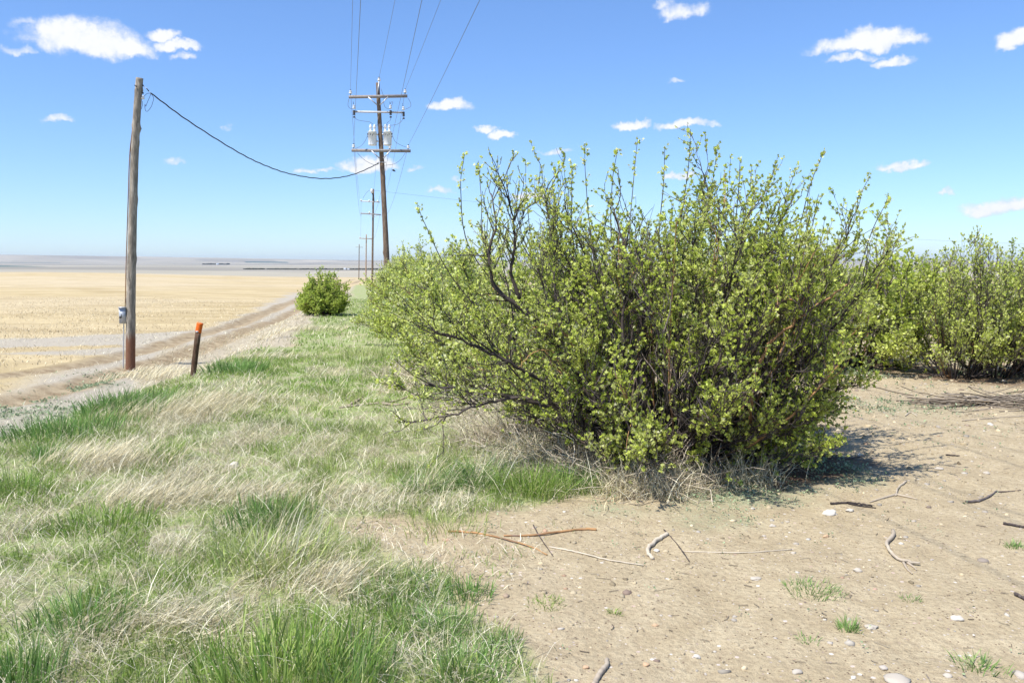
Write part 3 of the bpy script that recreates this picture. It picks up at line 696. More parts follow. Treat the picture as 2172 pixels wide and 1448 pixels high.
# ------------------------------------------------------------------ orange-topped stake
sb = G(409, 802); Ys = sb[1]; ks = Ys / F_PX
st = empty('marker_stake', sb, 'leaning dark wooden stake with a bright orange top, in the dry grass by the track', 'stake')
lo, hi, tp_ = at(407, 815, Ys), at(420.5, 704, Ys), at(424.5, 684.5, Ys)
def slab(a_, b_, wd, th, rot=.25, rag=0):
    d = norm(b_ - a_); s0 = np.array([cos(rot), sin(rot), 0]); s0 = norm(s0 - d * (s0 @ d)); t0 = np.cross(d, s0); n_ = 8; b = MB(); V = []
    for i in range(n_):
        f = i / (n_ - 1); p = a_ * (1 - f) + b_ * f; wv = wd * (1 + .04 * sin(i * 2.3))
        for sx, sz in ((-1, -1), (1, -1), (1, 1), (-1, 1)): V.append(p + s0 * sx * wv / 2 + t0 * sz * th / 2 + d * (rag * sx if i == 0 else 0))
    q = [[i * 4 + k, i * 4 + (k + 1) % 4, i * 4 + 4 + (k + 1) % 4, i * 4 + 4 + k] for i in range(n_ - 1) for k in range(4)]; q += [[3, 2, 1, 0], [n_ * 4 - 4, n_ * 4 - 3, n_ * 4 - 2, n_ * 4 - 1]]
    b.add(V, q); return b
part(slab(lo, hi, 11.5 * ks, 5 * ks), 'post', M_STAKE, st)
part(slab(hi, tp_, 12.6 * ks, 6 * ks, rag=-.01), 'orange_cap', M_ORANGE, st)
b = MB(); b.box(at(418, 703, Ys - .04), (5 * ks, .01, 2.2 * ks), .25); part(b, 'white_chip', M_WHITE, st)

# ------------------------------------------------------------------ shrubs
LEAF2D = np.array([[0, 0, 0], [-.48, .42, .12], [-.17, .60, .04], [0, 1.0, -.04], [.17, .60, .04], [.48, .42, .12]])
def add_leaves(mb, pos, dirs, size, tint, rng, rich=True, cen=None, up=False):
    K = len(pos); d = norm(dirs + rng.normal(0, .55, (K, 3))); cc = np.zeros(3) if cen is None else np.asarray(cen)
    outw = norm((pos - cc) * [1, 1, .35]) * .75 + [0, 0, .35] if not up else np.array([0, 0, .9])
    side = norm(np.cross(d, norm(rng.normal(0, .5, (K, 3)) + outw))); nn = np.cross(side, d)
    L = LEAF2D if rich else np.array([[0, 0, 0], [-.40, .5, .08], [0, 1., 0], [.40, .5, .08]])
    V = pos[:, None] + size[:, None, None] * (L[None, :, 0:1] * side[:, None] + L[None, :, 1:2] * d[:, None] + L[None, :, 2:3] * nn[:, None])
    m = len(L); T = np.array([[0, 1, 2], [0, 2, 3], [0, 3, 4], [0, 4, 5]]) if rich else np.array([[0, 1, 2], [0, 2, 3]])
    T = (T[None] + (np.arange(K) * m)[:, None, None]).reshape(-1, 3)
    C = np.stack([tint, rng.rand(K), rng.rand(K)], -1); C = np.repeat(C[:, None], m, 1)
    mb.add(V.reshape(-1, 3), None, T, C.reshape(-1, 3))
def polylines(o, d, L, N, rng, wig, up=0.0, curve=None):
    """M wiggly paths: o (M,3), d (M,3) unit, L (M,)"""
    M = len(o); P = np.empty((M, N, 3)); P[:, 0] = o; dd = d.copy(); st_ = L / (N - 1)
    for i in range(1, N):
        dd = norm(dd + rng.normal(0, wig, (M, 3)) + np.array([0, 0, up]))
        P[:, i] = P[:, i - 1] + dd * st_[:, None]
    return P
def samp(P, t):
    """point and direction at parameter t on polylines: P (M,N,3), t (M,)"""
    N = P.shape[1]; f = t * (N - 1); i = np.clip(f.astype(int), 0, N - 2); a = (f - i)[:, None]; r = np.arange(len(P))
    return P[r, i] * (1 - a) + P[r, i + 1] * a, norm(P[r, i + 1] - P[r, i])
def grow(rng, env, nst, base_r, nsec, ntw, leaf, nleaf, rich=True, wig=.10, r0=.017, thetas=None, ck=2.6, phis=None, greens=(.1, .95), dens=None):
    """a many-stemmed shrub about the origin; env(theta, phi) = reach of a stem; returns stems and foliage"""
    st_, fo = MB(), MB()
    th = thetas if thetas is not None else np.radians(4 + 68 * rng.rand(nst) ** .75)
    ph = phis if phis is not None else rng.rand(nst) * 2 * pi
    L = env(th, ph) * rng.uniform(.66, 1.02, nst)
    o = np.stack([np.cos(ph) * base_r * rng.rand(nst) ** .5, np.sin(ph) * base_r * rng.rand(nst) ** .5, -.05 * np.ones(nst)], -1)
    N = 14; P = np.empty((nst, N, 3)); P[:, 0] = o; bend = rng.uniform(.02, .28, nst); drift = rng.normal(0, .05, nst); wv = rng.normal(0, wig, (nst, 2))
    for i in range(1, N):
        f = i / (N - 1); wv = wv * .72 + rng.normal(0, wig, (nst, 2)) * .7
        t_ = th * (1 + bend * (1 - 2 * f)) + wv[:, 0]; p_ = ph + drift * i * .2 + wv[:, 1]
        P[:, i] = P[:, i - 1] + (L / (N - 1))[:, None] * np.stack([np.sin(t_) * np.cos(p_), np.sin(t_) * np.sin(p_), np.cos(t_)], -1)
    P[:, :, 2] = np.maximum(P[:, :, 2], .03 + .03 * rng.rand(nst)[:, None] - .1 * (np.arange(N) == 0))
    R = (r0 * rng.uniform(.5, 1.25, nst))[:, None] * np.linspace(1, .22, N)[None]
    tone = np.where(rng.rand(nst) < .13, rng.uniform(.85, 1, nst), rng.uniform(0, .6, nst))
    col = lambda tn: np.stack([tn, rng.rand(len(tn)), rng.rand(len(tn))], -1)
    st_.tube(P, R, 6, col(tone), False)
    # secondary branches
    si = np.repeat(np.arange(nst), nsec); ts = rng.uniform(.16, .99, len(si)) ** .62
    so_, sd = samp(P[si], ts)
    sd = norm(sd + norm(rng.normal(0, 1, (len(si), 3))) * rng.uniform(.5, 1.0, (len(si), 1)) + [0, 0, .22])
    SL = L[si] * rng.uniform(.12, .30, len(si)) * (1.05 - .45 * ts)
    S = polylines(so_, sd, SL, 7, rng, .16, .035); S[:, :, 2] = np.maximum(S[:, :, 2], .04)
    st_.tube(S, (.0062 * rng.uniform(.6, 1.3, len(si)) * (1.15 - .5 * ts))[:, None] * np.linspace(1, .35, 7)[None], 4, col(np.clip(tone[si] * .7 + rng.uniform(-.1, .35, len(si)), 0, 1)), False)
    # twigs
    S2 = np.concatenate([S, P[:, -7:]], 0); w2 = np.concatenate([ts, np.full(nst, 1.)]);
    reps = np.concatenate([np.full(len(S), ntw), np.full(nst, ntw * 2)]).astype(int)
    ti = np.repeat(np.arange(len(S2)), reps); tt = rng.uniform(.15, 1, len(ti))
    to, td = samp(S2[ti], tt); td = norm(td + norm(rng.normal(0, 1, (len(ti), 3))) * .75 + [0, 0, .35])
    TL = rng.uniform(.06, .20, len(ti)); Tw = polylines(to, td, TL, 4, rng, .18, .04); Tw[:, :, 2] = np.maximum(Tw[:, :, 2], .04)
    st_.tube(Tw, .0026 * rng.uniform(.7, 1.3, len(ti))[:, None] * np.linspace(1, .6, 4)[None], 3, col(rng.uniform(.15, .8, len(ti))), False)
    # leaves, denser towards the outside of the shrub, with bare patches
    par = np.concatenate([ts, np.ones(nst)])[ti]
    hgt = Tw[:, -1, 2]; clump = fbm(Tw[:, -1, 0] * 2.6 + 9, Tw[:, -1, 1] * 2.6 + Tw[:, -1, 2] * 2.6, 88, 3)
    keep = rng.rand(len(ti)) < np.clip(.42 + .8 * par + (clump - .5) * ck, .08, 1) * (dens(Tw[:, -1]) if dens else 1)
    Tk = Tw[keep]; K = len(Tk)
    if K:
        li = np.repeat(np.arange(K), nleaf); lt = np.clip(rng.choice([.3, .62, .98], len(li), p=[.25, .3, .45]) + rng.normal(0, .03, len(li)), .05, 1); lp, ld = samp(Tk[li], lt)
        lp = lp + rng.normal(0, .005, lp.shape)
        tw_t = rng.uniform(0, 1, K); tt_ = np.clip(greens[0] + (greens[1] - greens[0]) * (.30 * tw_t[li] + .25 * rng.rand(len(li)) + .45 * np.clip((clump[keep][li] - .3) * 2, 0, 1)) + np.where(rng.rand(len(li)) < .13, .3, 0), 0, 1)
        add_leaves(fo, lp, ld + [0, 0, .2], leaf * rng.uniform(.6, 1.25, len(li)), tt_, rng, rich)
    return st_, fo, P, Tw

# the big shrub in front
rng = np.random.RandomState(21)
def env_main(th, ph):
    t = np.degrees(th)
    r = np.interp(t, [0, 20, 35, 50, 62, 75, 90], [2.42, 2.48, 2.46, 2.30, 2.05, 1.65, 1.3])
    left = sst(.1, .8, -np.cos(ph)); depth = np.abs(np.sin(ph))
    v_ = np.interp(t, [0, 36, 46, 54, 61, 75, 90], [1, 1, .97, .84, .64, .52, .5])
    return r * (1 - .10 * depth) * (left * np.interp(t, [0, 60, 75], [1, .97, .88]) + (1 - left) * v_)
def main_leaf(P):
    l = sst(-.2, -1.3, P[:, 0]); low = sst(1.0, .5, P[:, 2])
    mid = sst(1.0, .35, np.hypot(P[:, 0] - .15, P[:, 2] - .8))
    return (1 - .5 * mid) * (1 - .55 * l * (.6 + .4 * low))
mz = float(H(MAIN[0], MAIN[1])); mbase = np.array([MAIN[0], MAIN[1], mz])
root = empty('shrub', mbase, 'largest shrub, many-stemmed and in fresh leaf, filling the middle right of the view', 'shrub', 'orchard shrubs')
nst = 235
ths = np.radians(3 + 72 * rng.rand(nst) ** .88); phs = rng.rand(nst) * 2 * pi
sB, fB, Pm, Twm = grow(rng, env_main, nst, .36, 17, 4, .025, 17, True, .14, .014, ths, phis=phs, dens=main_leaf, ck=4.0)
o = sB.build('stems', M_BARK, root); o = fB.build('foliage', M_LEAF, root)
# a few thick named limbs seen in the photo (dark one leaning left, orange ones at right)
def limb(pts, r0, r1, tone, name='limb', sides=8):
    P = smooth_path(pts, 30); b = MB(); N = len(P); P = P + rng.normal(0, .006, P.shape)
    b.tube(P, np.linspace(r0, r1, N), sides, np.array([[tone, .5, .5]])); part(b, name, M_BARK, root, True); return P
limbs = []
Ym = 6.7
limbs.append(limb([at(1420, 960, 7.0), at(1330, 850, 6.8), at(1210, 740, 6.6), at(1110, 655, 6.5), at(1050, 610, 6.5), at(1038, 540, 6.5), at(1052, 470, 6.6), at(1040, 410, 6.7)], .030, .004, .25))
limbs.append(limb([at(1110, 655, 6.5), at(1085, 580, 6.5), at(1092, 500, 6.55), at(1080, 420, 6.6)], .018, .004, .15))
limbs.append(limb([at(1400, 990, 6.9), at(1260, 900, 6.6), at(1120, 850, 6.4), at(1000, 830, 6.3), at(900, 815, 6.3)], .022, .007, .2))
limbs.append(limb([at(1300, 930, 6.7), at(1150, 850, 6.3), at(1050, 850, 6.2), at(960, 880, 6.1), at(890, 893, 6.1)], .015, .004, .45))
limbs.append(limb([at(1290, 900, 6.7), at(1120, 790, 6.4), at(1010, 735, 6.3), at(920, 700, 6.3)], .018, .006, .15))
limbs.append(limb([at(1500, 980, 6.9), at(1545, 860, 6.6), at(1570, 760, 6.5), at(1600, 700, 6.5), at(1680, 620, 6.5), at(1790, 540, 6.6)], .030, .008, .55))
limbs.append(limb([at(1590, 900, 6.5), at(1600, 800, 6.3), at(1640, 720, 6.25), at(1730, 650, 6.2), at(1800, 600, 6.2)], .015, .006, .9))
limbs.append(limb([at(1480, 880, 6.2), at(1520, 884, 6.15), at(1560, 875, 6.15), at(1585, 855, 6.15)], .013, .008, .97))
limbs.append(limb([at(1668, 830, 7.0), at(1676, 780, 7.0), at(1683, 735, 7.0), at(1690, 690, 7.0)], .022, .014, .97))
limbs.append(limb([at(1580, 850, 6.6), at(1560, 780, 6.6), at(1600, 700, 6.7), at(1660, 640, 6.8), at(1700, 640, 6.8)], .02, .008, .93))
limbs.append(limb([at(1450, 1000, 6.6), at(1500, 930, 6.6), at(1530, 850, 6.5), at(1560, 740, 6.5), at(1570, 640, 6.6)], .026, .01, .35))
limbs.append(limb([at(1360, 950, 6.7), at(1340, 850, 6.5), at(1320, 700, 6.5), at(1330, 560, 6.6), at(1300, 440, 6.7)], .02, .006, .35))
limbs.append(limb([at(1310, 860, 6.4), at(1240, 770, 6.3), at(1180, 690, 6.3), at(1120, 700, 6.2)], .011, .005, .92))
limbs.append(limb([at(1300, 880, 6.4), at(1200, 790, 6.3), at(1170, 745, 6.3), at(1130, 750, 6.3), at(1100, 780, 6.3)], .006, .003, .97, sides=5))
limbs.append(limb([at(1620, 980, 6.7), at(1680, 900, 6.7), at(1700, 860, 6.7), at(1740, 800, 6.8)], .018, .007, .8))
def clothe(Ps, mat_root, nsec, leafsize, dens=1.0, b_st=None, b_fo=None):
    for P in Ps:
        m = nsec; t = rng.uniform(.3, 1, m); PP = np.repeat(P[None], m, 0); o_, d_ = samp(PP, t)
        d_ = norm(d_ + norm(rng.normal(0, 1, (m, 3))) * .8 + [0, 0, .25]); S = polylines(o_, d_, rng.uniform(.15, .45, m), 6, rng, .18, .04)
        b_st.tube(S, .005 * np.ones((m, 1)) * np.linspace(1, .4, 6)[None], 4, np.stack([rng.uniform(.1, .6, m)] * 3, -1), False)
        k = int(m * 4 * dens); ti = rng.randint(0, m, k); o2, d2 = samp(S[ti], rng.uniform(.2, 1, k)); d2 = norm(d2 + rng.normal(0, .5, (k, 3)) + [0, 0, .3])
        T_ = polylines(o2, d2, rng.uniform(.05, .16, k), 4, rng, .15, .04); b_st.tube(T_, .0025 * np.ones((k, 4)), 3, np.stack([rng.uniform(.2, .7, k)] * 3, -1), False)
        li = np.repeat(np.arange(k), 7); lp, ld = samp(T_[li], rng.uniform(.2, 1, len(li)))
        add_leaves(b_fo, lp, ld, leafsize * rng.uniform(.6, 1.2, len(li)), rng.uniform(.3, .95, len(li)), rng, cen=mbase)
bs_, bf_ = MB(), MB(); clothe([limbs[i] for i in (0, 1, 2, 3, 4, 5, 10, 11, 14)], root, 20, .025, 1.0, bs_, bf_)
# whips standing above the crown
wp = []
for (x0, y0, x1, y1) in ((1440, 420, 1465, 268), (1330, 430, 1352, 292), (1245, 420, 1240, 298), (1490, 430, 1523, 300), (1120, 470, 1115, 335), (1395, 430, 1410, 305), (1600, 440, 1645, 340), (1700, 430, 1745, 322), (1290, 430, 1310, 312),
                         (970, 440, 985, 325), (1010, 450, 1015, 335), (1650, 450, 1690, 350), (1780, 470, 1845, 368), (1830, 520, 1885, 415), (1560, 440, 1570, 330), (1180, 470, 1160, 380), (930, 500, 885, 430), (1205, 440, 1215, 345), (1850, 560, 1900, 480)):
    Yw = 7.1 + rng.uniform(-.5, .5); wp.append(smooth_path([at(x0 + (1430 - x0) * .3, y0 + 230, Yw), at(x0 + (1430 - x0) * .06, y0 + 90, Yw), at((x0 + x1) / 2 + rng.uniform(-8, 8), (y0 + y1) / 2 + 20, Yw), at(x1, y1 + 6, Yw)], 16))
bs_.tube(np.array(wp), np.linspace(.006, .002, wp[0].shape[0])[None] * np.ones((len(wp), 1)), 4, np.stack([rng.uniform(.2, .7, len(wp))] * 3, -1), False)
for P in wp:
    k = 34; tq = rng.uniform(.15, 1, k); PP = np.repeat(P[None], k, 0); o_, d_ = samp(PP, tq); T_ = polylines(o_, norm(d_ + rng.normal(0, .6, (k, 3))), rng.uniform(.02, .07, k), 3, rng, .1)
    li = np.repeat(np.arange(k), 5); lp, ld = samp(T_[li], rng.uniform(.2, 1, len(li))); add_leaves(bf_, lp, ld, .029 * rng.uniform(.6, 1.2, len(li)), rng.uniform(.35, 1, len(li)), rng, cen=mbase)
bs_.build('side_branches', M_BARK, root).location = -Vector(mbase); bf_.build('shoot_leaves', M_LEAF, root).location = -Vector(mbase)
# bleached dead twigs round the foot
tw = MB()
def dead_fan(px, py, n_, L0, L1, lean, spread, r=.0028, bias=(0, 0, 1)):
    c_ = G(px, py); o_ = c_ + rng.normal(0, spread, (n_, 3)) * [1, 1, 0]
    d_ = norm(rng.normal(0, 1, (n_, 3)) * lean + np.array(bias)); P_ = polylines(o_, d_, rng.uniform(L0, L1, n_), 7, rng, .22, 0)
    P_[:, :, 2] = np.maximum(P_[:, :, 2], c_[2] + .01)
    tw.tube(P_, r * rng.uniform(.7, 1.4, n_)[:, None] * np.linspace(1, .4, 7)[None], 4, np.stack([rng.uniform(.3, 1, n_)] * 3, -1), False)
    k = n_ * 3; ti = rng.randint(0, n_, k); o2, d2 = samp(P_[ti], rng.uniform(.3, 1, k)); T_ = polylines(o2, norm(d2 + rng.normal(0, .6, (k, 3))), rng.uniform(.04, .15, k), 4, rng, .2)
    tw.tube(T_, r * .5 * np.ones((k, 4)), 3, np.stack([rng.uniform(.4, 1, k)] * 3, -1), False)
dead_fan(1600, 1000, 45, .2, .55, .7, .08, bias=(.5, -.2, .9)); dead_fan(1640, 960, 30, .25, .6, .6, .1, bias=(.7, -.1, .8)); dead_fan(1680, 900, 24, .2, .6, .5, .12, bias=(.8, 0, .8)); dead_fan(1430, 1010, 30, .15, .45, .7, .1)
dead_fan(1390, 1020, 26, .1, .35, .8, .15); dead_fan(1240, 970, 50, .15, .5, .9, .2, bias=(-.3, -.2, .6)); dead_fan(1100, 930, 60, .1, .45, .9, .25, bias=(-.3, -.2, .5)); dead_fan(1000, 890, 40, .15, .4, .9, .25, bias=(-.2, -.2, .5))
part(tw, 'dead_twigs', M_DEADTWIG, root)

# a family of smaller shrubs: three grown, the rest copied part by part
def env_round(R, Hh):
    def f(th, ph):
        c, s = np.cos(th), np.sin(th); return 1 / np.sqrt((c / Hh) ** 2 + (s / R) ** 2) * (1 + .05 * np.sin(3 * ph + 1))
    return f
def proto(seed, R, Hh, nst_, nsec, ntw, leaf, nleaf, mat=None, greens=(.1, .95), base_r=.35, tmax=72, wig=.07, ck=2.6):
    rg_ = np.random.RandomState(seed); th = np.radians(4 + tmax * rg_.rand(nst_) ** .7)
    s, f, _, _ = grow(rg_, env_round(R, Hh), nst_, base_r, nsec, ntw, leaf, nleaf, False, wig, .014, th, greens=greens, ck=ck)
    r = bpy.data.objects.new('shrub', None); r.empty_display_size = .2
    a = s.build('stems', M_BARK, r); b_ = f.build('foliage', mat or M_LEAF, r)
    return r, [a, b_]
def place(pr, loc, rz, sc, label, group, first):
    r, kids = pr
    if first: rr = r; COL.objects.link(rr)
    else:
        rr = r.copy(); COL.objects.link(rr)
        for c_ in kids:
            d_ = c_.copy(); COL.objects.link(d_); d_.parent = rr
    rr.location = tuple(loc); rr.rotation_euler = (0, 0, rz); rr.scale = (sc[0], sc[1], sc[2])
    tag(rr, label, 'shrub', group); return rr
HED = [proto(101, 1.75, 2.05, 70, 13, 4, .044, 7, greens=(.3, 1.0), base_r=.5, tmax=80), proto(102, 1.7, 1.9, 70, 13, 4, .046, 7, greens=(.3, 1.0), base_r=.5, tmax=82), proto(103, 1.7, 1.9, 64, 12, 4, .052, 7, greens=(.25, .95), base_r=.5, tmax=82)]
used = [True] * 3; rng = np.random.RandomState(77)
ords = ['second', 'third', 'fourth', 'fifth', 'sixth', 'seventh', 'eighth', 'ninth', 'tenth', 'eleventh', 'twelfth', 'thirteenth']
v = 10.6; i = 0
HS = [(10.3, 1.95, 1.0, 1.0), (12.4, 1.75, 1.02, .98), (14.6, 1.65, 1.0, .96), (17.0, 1.6, 1.05, .95), (19.6, 1.5, 1.05, .95), (22.4, 1.5, 1.05, .98), (25.4, 1.55, 1.0, 1.0), (28.6, 1.6, 1.0, 1.03), (32.0, 1.7, 1.05, 1.08), (36.0, 1.8, 1.05, 1.1), (40.0, 2.0, 1.1, 1.12)]
for i, (v, u, sc, sh) in enumerate(HS):
    u += .22 + .012 * v; sc *= np.interp(v, [10, 20], [1, .86])
    x = u * CA - v * SA; y = u * SA + v * CA; z = float(H(x, y)); k = i % 3
    lb = ('pale green shrub directly behind the largest shrub, low in the hedge' if i == 0 else '%s shrub back in the hedge row that recedes towards the transformer pole' % ords[i] if i < 10 else 'farthest shrub of the receding hedge row')
    place(HED[k], (x, y, z), rng.uniform(0, 6.28), (sc, sc, sh), lb, 'shrubs of the receding hedge', used[k]); used[k] = False
# isolated rounded shrub by the track
ib = G(686, 668); pr = proto(118, .66, 1.48, 130, 13, 4, .045, 8, M_LEAF2, base_r=.24, tmax=64, wig=.10, ck=.2, greens=(.3, 1))
place(pr, ib, 0, (1, 1, 1), 'small rounded bright green shrub standing alone beside the dirt track', 'orchard shrubs', True)
# right-hand row
RB = [proto(121, 1.35, 2.1, 64, 15, 4, .048, 6, greens=(.1, .9), base_r=.3, tmax=66), proto(122, 1.15, 2.25, 54, 15, 4, .042, 4, greens=(.2, 1.0), base_r=.3, tmax=58)]
lbls = ['dark leafy shrub half hidden behind the right edge of the largest shrub', 'vase-shaped shrub with dark bare stems, first clear one right of the largest shrub', 'thinly leaved upright shrub right of the patch of bare ground', 'tall airy shrub with upright shoots near the right edge of the view', 'shrub cut off by the right edge of the view, above the small wheels']
for i, (px, py, hh, rr) in enumerate(RIGHT_BUSH):
    g_ = G(px, py); k = 0 if i < 2 else 1
    place(RB[k], g_, rng.uniform(0, 6), (rr / 1.2, rr / 1.2, hh / 2.2), lbls[i], 'shrubs of the right-hand row', i in (0, 2))
for i, (px, Yd, sc) in enumerate(((1640, 17, .95), (1560, 14, .9), (1740, 20, .95), (1450, 18, .9), (1905, 21, .95), (2010, 20, .9), (2120, 21, .98), (2230, 20, .95))):
    p_ = at(px, 700, Yd); p_[2] = float(H(p_[0], p_[1]))
    place(RB[i % 2], p_, rng.uniform(0, 6), (sc, sc, sc), ['shrub glimpsed through the right half of the largest shrub', 'shrub almost hidden behind the middle of the largest shrub', 'shrub seen in the gap behind the first right-hand shrub', 'shrub far behind the centre of the largest shrub', 'shrub in the back row seen above the gap of bare ground', 'back-row shrub behind the thinly leaved upright one', 'back-row shrub behind the tall airy one at right', 'back-row shrub at the very right edge of the view'][i], 'shrubs of the right-hand row', False)

# ------------------------------------------------------------------ grass
def blades(mb, pos, L, wd, lean_dir, lean, tint, rng, curl=1.0, br=None, seg=3):
    """arching blades: pos (M,3), lean_dir (M,2), lean 0..1.5 = how far the tip leans per length"""
    M = len(pos); t = np.linspace(0, 1, seg + 1)[None, :, None]
    ang = (lean[:, None, None]) * (.35 + .65 * t * curl)
    ds = L[:, None, None] / seg
    step = np.concatenate([np.sin(ang) * lean_dir[:, None, 0:1], np.sin(ang) * lean_dir[:, None, 1:2], np.cos(ang)], -1) * ds
    P = pos[:, None] + np.cumsum(np.concatenate([np.zeros((M, 1, 3)), step[:, 1:]], 1), 1)
    a = rng.rand(M) * 2 * pi; side = np.stack([np.cos(a), np.sin(a), 0 * a], -1)
    prof = np.array([.8, 1.0, .75, .08]) if seg == 3 else np.array([.9, .8, .08])
    S = side[:, None] * (wd[:, None] * prof[None])[:, :, None] / 2
    V = np.stack([P - S, P + S], 2); n = (seg + 1) * 2
    q = np.array([[2 * i, 2 * i + 1, 2 * i + 3, 2 * i + 2] for i in range(seg)])
    Q = (q[None] + (np.arange(M) * n)[:, None, None]).reshape(-1, 4)
    C = np.stack([tint, rng.rand(M) if br is None else br, rng.rand(M)], -1); C = np.repeat(C[:, None], n, 1)
    mb.add(V.reshape(-1, 3), Q, None, C.reshape(-1, 3))
def groundz(p): return np.concatenate([p, H(p[:, 0], p[:, 1])[:, None]], 1)
def scatter(n, xr, yr, rng): return np.stack([rng.uniform(*xr, n), rng.uniform(*yr, n)], -1)
def inview(p, m=1.5): return (np.abs(p[:, 0]) < p[:, 1] * .62 + m) & (p[:, 1] > 2.2)
rng = np.random.RandomState(4)
# dryness map: patches of dry, swept grass (pixel ellipses laid on the ground)
DRY = [ell(*e) for e in [(440, 865, 120, 45, 1), (500, 825, 80, 20, .9), (270, 960, 55, 80, .95), (370, 1030, 130, 55, .9), (555, 1060, 90, 40, .7), (520, 930, 80, 40, .7), (700, 790, 60, 12, .9), (640, 860, 90, 30, .6), (800, 880, 70, 20, .5), (860, 820, 70, 20, .9),
                         (880, 780, 60, 30, .9), (740, 715, 40, 10, .8), (600, 700, 60, 14, .8), (1100, 920, 170, 60, 1), (1290, 1000, 120, 45, 1), (1430, 1015, 90, 25, .9), (1150, 1030, 60, 30, .6), (60, 1110, 60, 40, .7), (380, 1160, 60, 20, .8), (700, 1240, 70, 30, .9),
                         (400, 1300, 130, 35, .85), (150, 1380, 120, 40, .6), (880, 1400, 70, 40, .8), (800, 1065, 130, 35, .8), (680, 950, 60, 40, .5), (780, 970, 18, 50, .7), (60, 1250, 80, 30, .5), (280, 1230, 60, 20, .5), (950, 1085, 80, 25, .7)]]
def dryness(x, y):
    d = np.full(np.shape(x), .04)
    for (cx, cy, rx, ry, k) in DRY:
        d = np.maximum(d, k * sst(1.25, .5, np.hypot((x - cx) / rx, (y - cy) / ry) + (fbm(x * 2.5, y * 2.5, 71) - .5) * .9))
    return np.clip(d + (fbm(x * .9, y * .9, 72) - .5) * .5, 0, 1)
green = MB(); dry = MB(); thatch = MB()
zones = [((-5, 3.2), (2.4, 5.2), 120000, .0042, 1.0), ((-8, 4), (5.2, 9), 150000, .0052, 1.0), ((-11, 2), (9, 16), 90000, .009, 1.0), ((-14, 0), (16, 45), 60000, .016, 1.0)]
for (xr, yr, n_, wd, k) in zones:
    gk, tk = (1.0, 1.0) if yr[0] < 9 else (1.7, .45)
    p = scatter(n_, xr, yr, rng); p = p[inview(p)]
    g = masks(p[:, 0], p[:, 1])['grass']; dr = dryness(p[:, 0], p[:, 1])
    cl = fbm(p[:, 0] * 3.5, p[:, 1] * 3.5, 81, 3); cl2 = fbm(p[:, 0] * .8, p[:, 1] * .8, 82, 3)
    keep = (rng.rand(len(p)) < gk * g * np.clip((cl - (.43 if yr[0] < 9 else .36)) * 5.0, .07, 1) * (1 - .9 * dr))
    q = groundz(p[keep]); M = len(q); a = rng.rand(M) * 2 * pi
    L = rng.uniform(.025, .085, M) * (.6 + 1.1 * cl[keep]) * (.75 + .6 * cl2[keep])
    ld = norm(np.stack([np.cos(a) + .35, np.sin(a) - .1], -1))
    blades(green, q, L, wd * rng.uniform(.6, 1.2, M), ld, rng.uniform(.1, 1.1, M), np.clip(.1 + .9 * cl2[keep] + rng.normal(0, .2, M) + .05, 0, 1), rng, br=np.clip(1.25 - 1.4 * cl[keep] + rng.uniform(-.2, .3, M), 0, 1))
    # lying thatch everywhere in the grass
    p = scatter(int(n_ * .85), xr, yr, rng); p = p[inview(p)]; mk = masks(p[:, 0], p[:, 1]); dr = dryness(p[:, 0], p[:, 1])
    keep = rng.rand(len(p)) < np.maximum(mk['grass'], mk['bank'] * .9) * (.30 + .6 * dr) * tk
    q = groundz(p[keep]); M = len(q); a = rng.rand(M) * 2 * pi; q[:, 2] += rng.uniform(0, .03, M)
    blades(thatch, q, rng.uniform(.05, .2, M), wd * .75 * rng.uniform(.6, 1.2, M), np.stack([np.cos(a), np.sin(a)], -1), rng.uniform(1.2, 1.62, M), rng.uniform(0, 1, M), rng, seg=2)
    # standing and swept dry grass
    p = scatter(int(n_ * .55), xr, yr, rng); p = p[inview(p)]; mk = masks(p[:, 0], p[:, 1]); dr = dryness(p[:, 0], p[:, 1]); cl = fbm(p[:, 0] * 2.5, p[:, 1] * 2.5, 83, 3)
    keep = rng.rand(len(p)) < np.maximum(mk['grass'] * dr ** 1.5 * np.clip((cl - .3) * 3, .1, 1), mk['bank'] * .55)
    q = groundz(p[keep]); M = len(q); bk = masks(q[:, 0], q[:, 1])['bank']
    fl = fbm(q[:, 0] * .6, q[:, 1] * .6, 84, 2) * 6.28 * .5 - 1.6; a = fl + rng.normal(0, .8, M)
    L = rng.uniform(.06, .20, M) * (1 - .3 * bk)
    blades(dry, q, L, wd * .8 * rng.uniform(.6, 1.2, M), np.stack([np.cos(a), np.sin(a)], -1), rng.uniform(.5, 1.5, M), rng.uniform(.15, 1, M), rng, 1.25)
tag(green.build('green_grass', M_GREEN), 'short green grass covering the verge between track and soil', 'grass', kind='stuff')
tag(thatch.build('grass_thatch', M_THATCH), 'flattened grey grass litter between the green blades', 'grass', kind='stuff')
tag(dry.build('dry_grass', M_DRY), 'pale dry grass swept over in drifts on the verge', 'grass', kind='stuff')
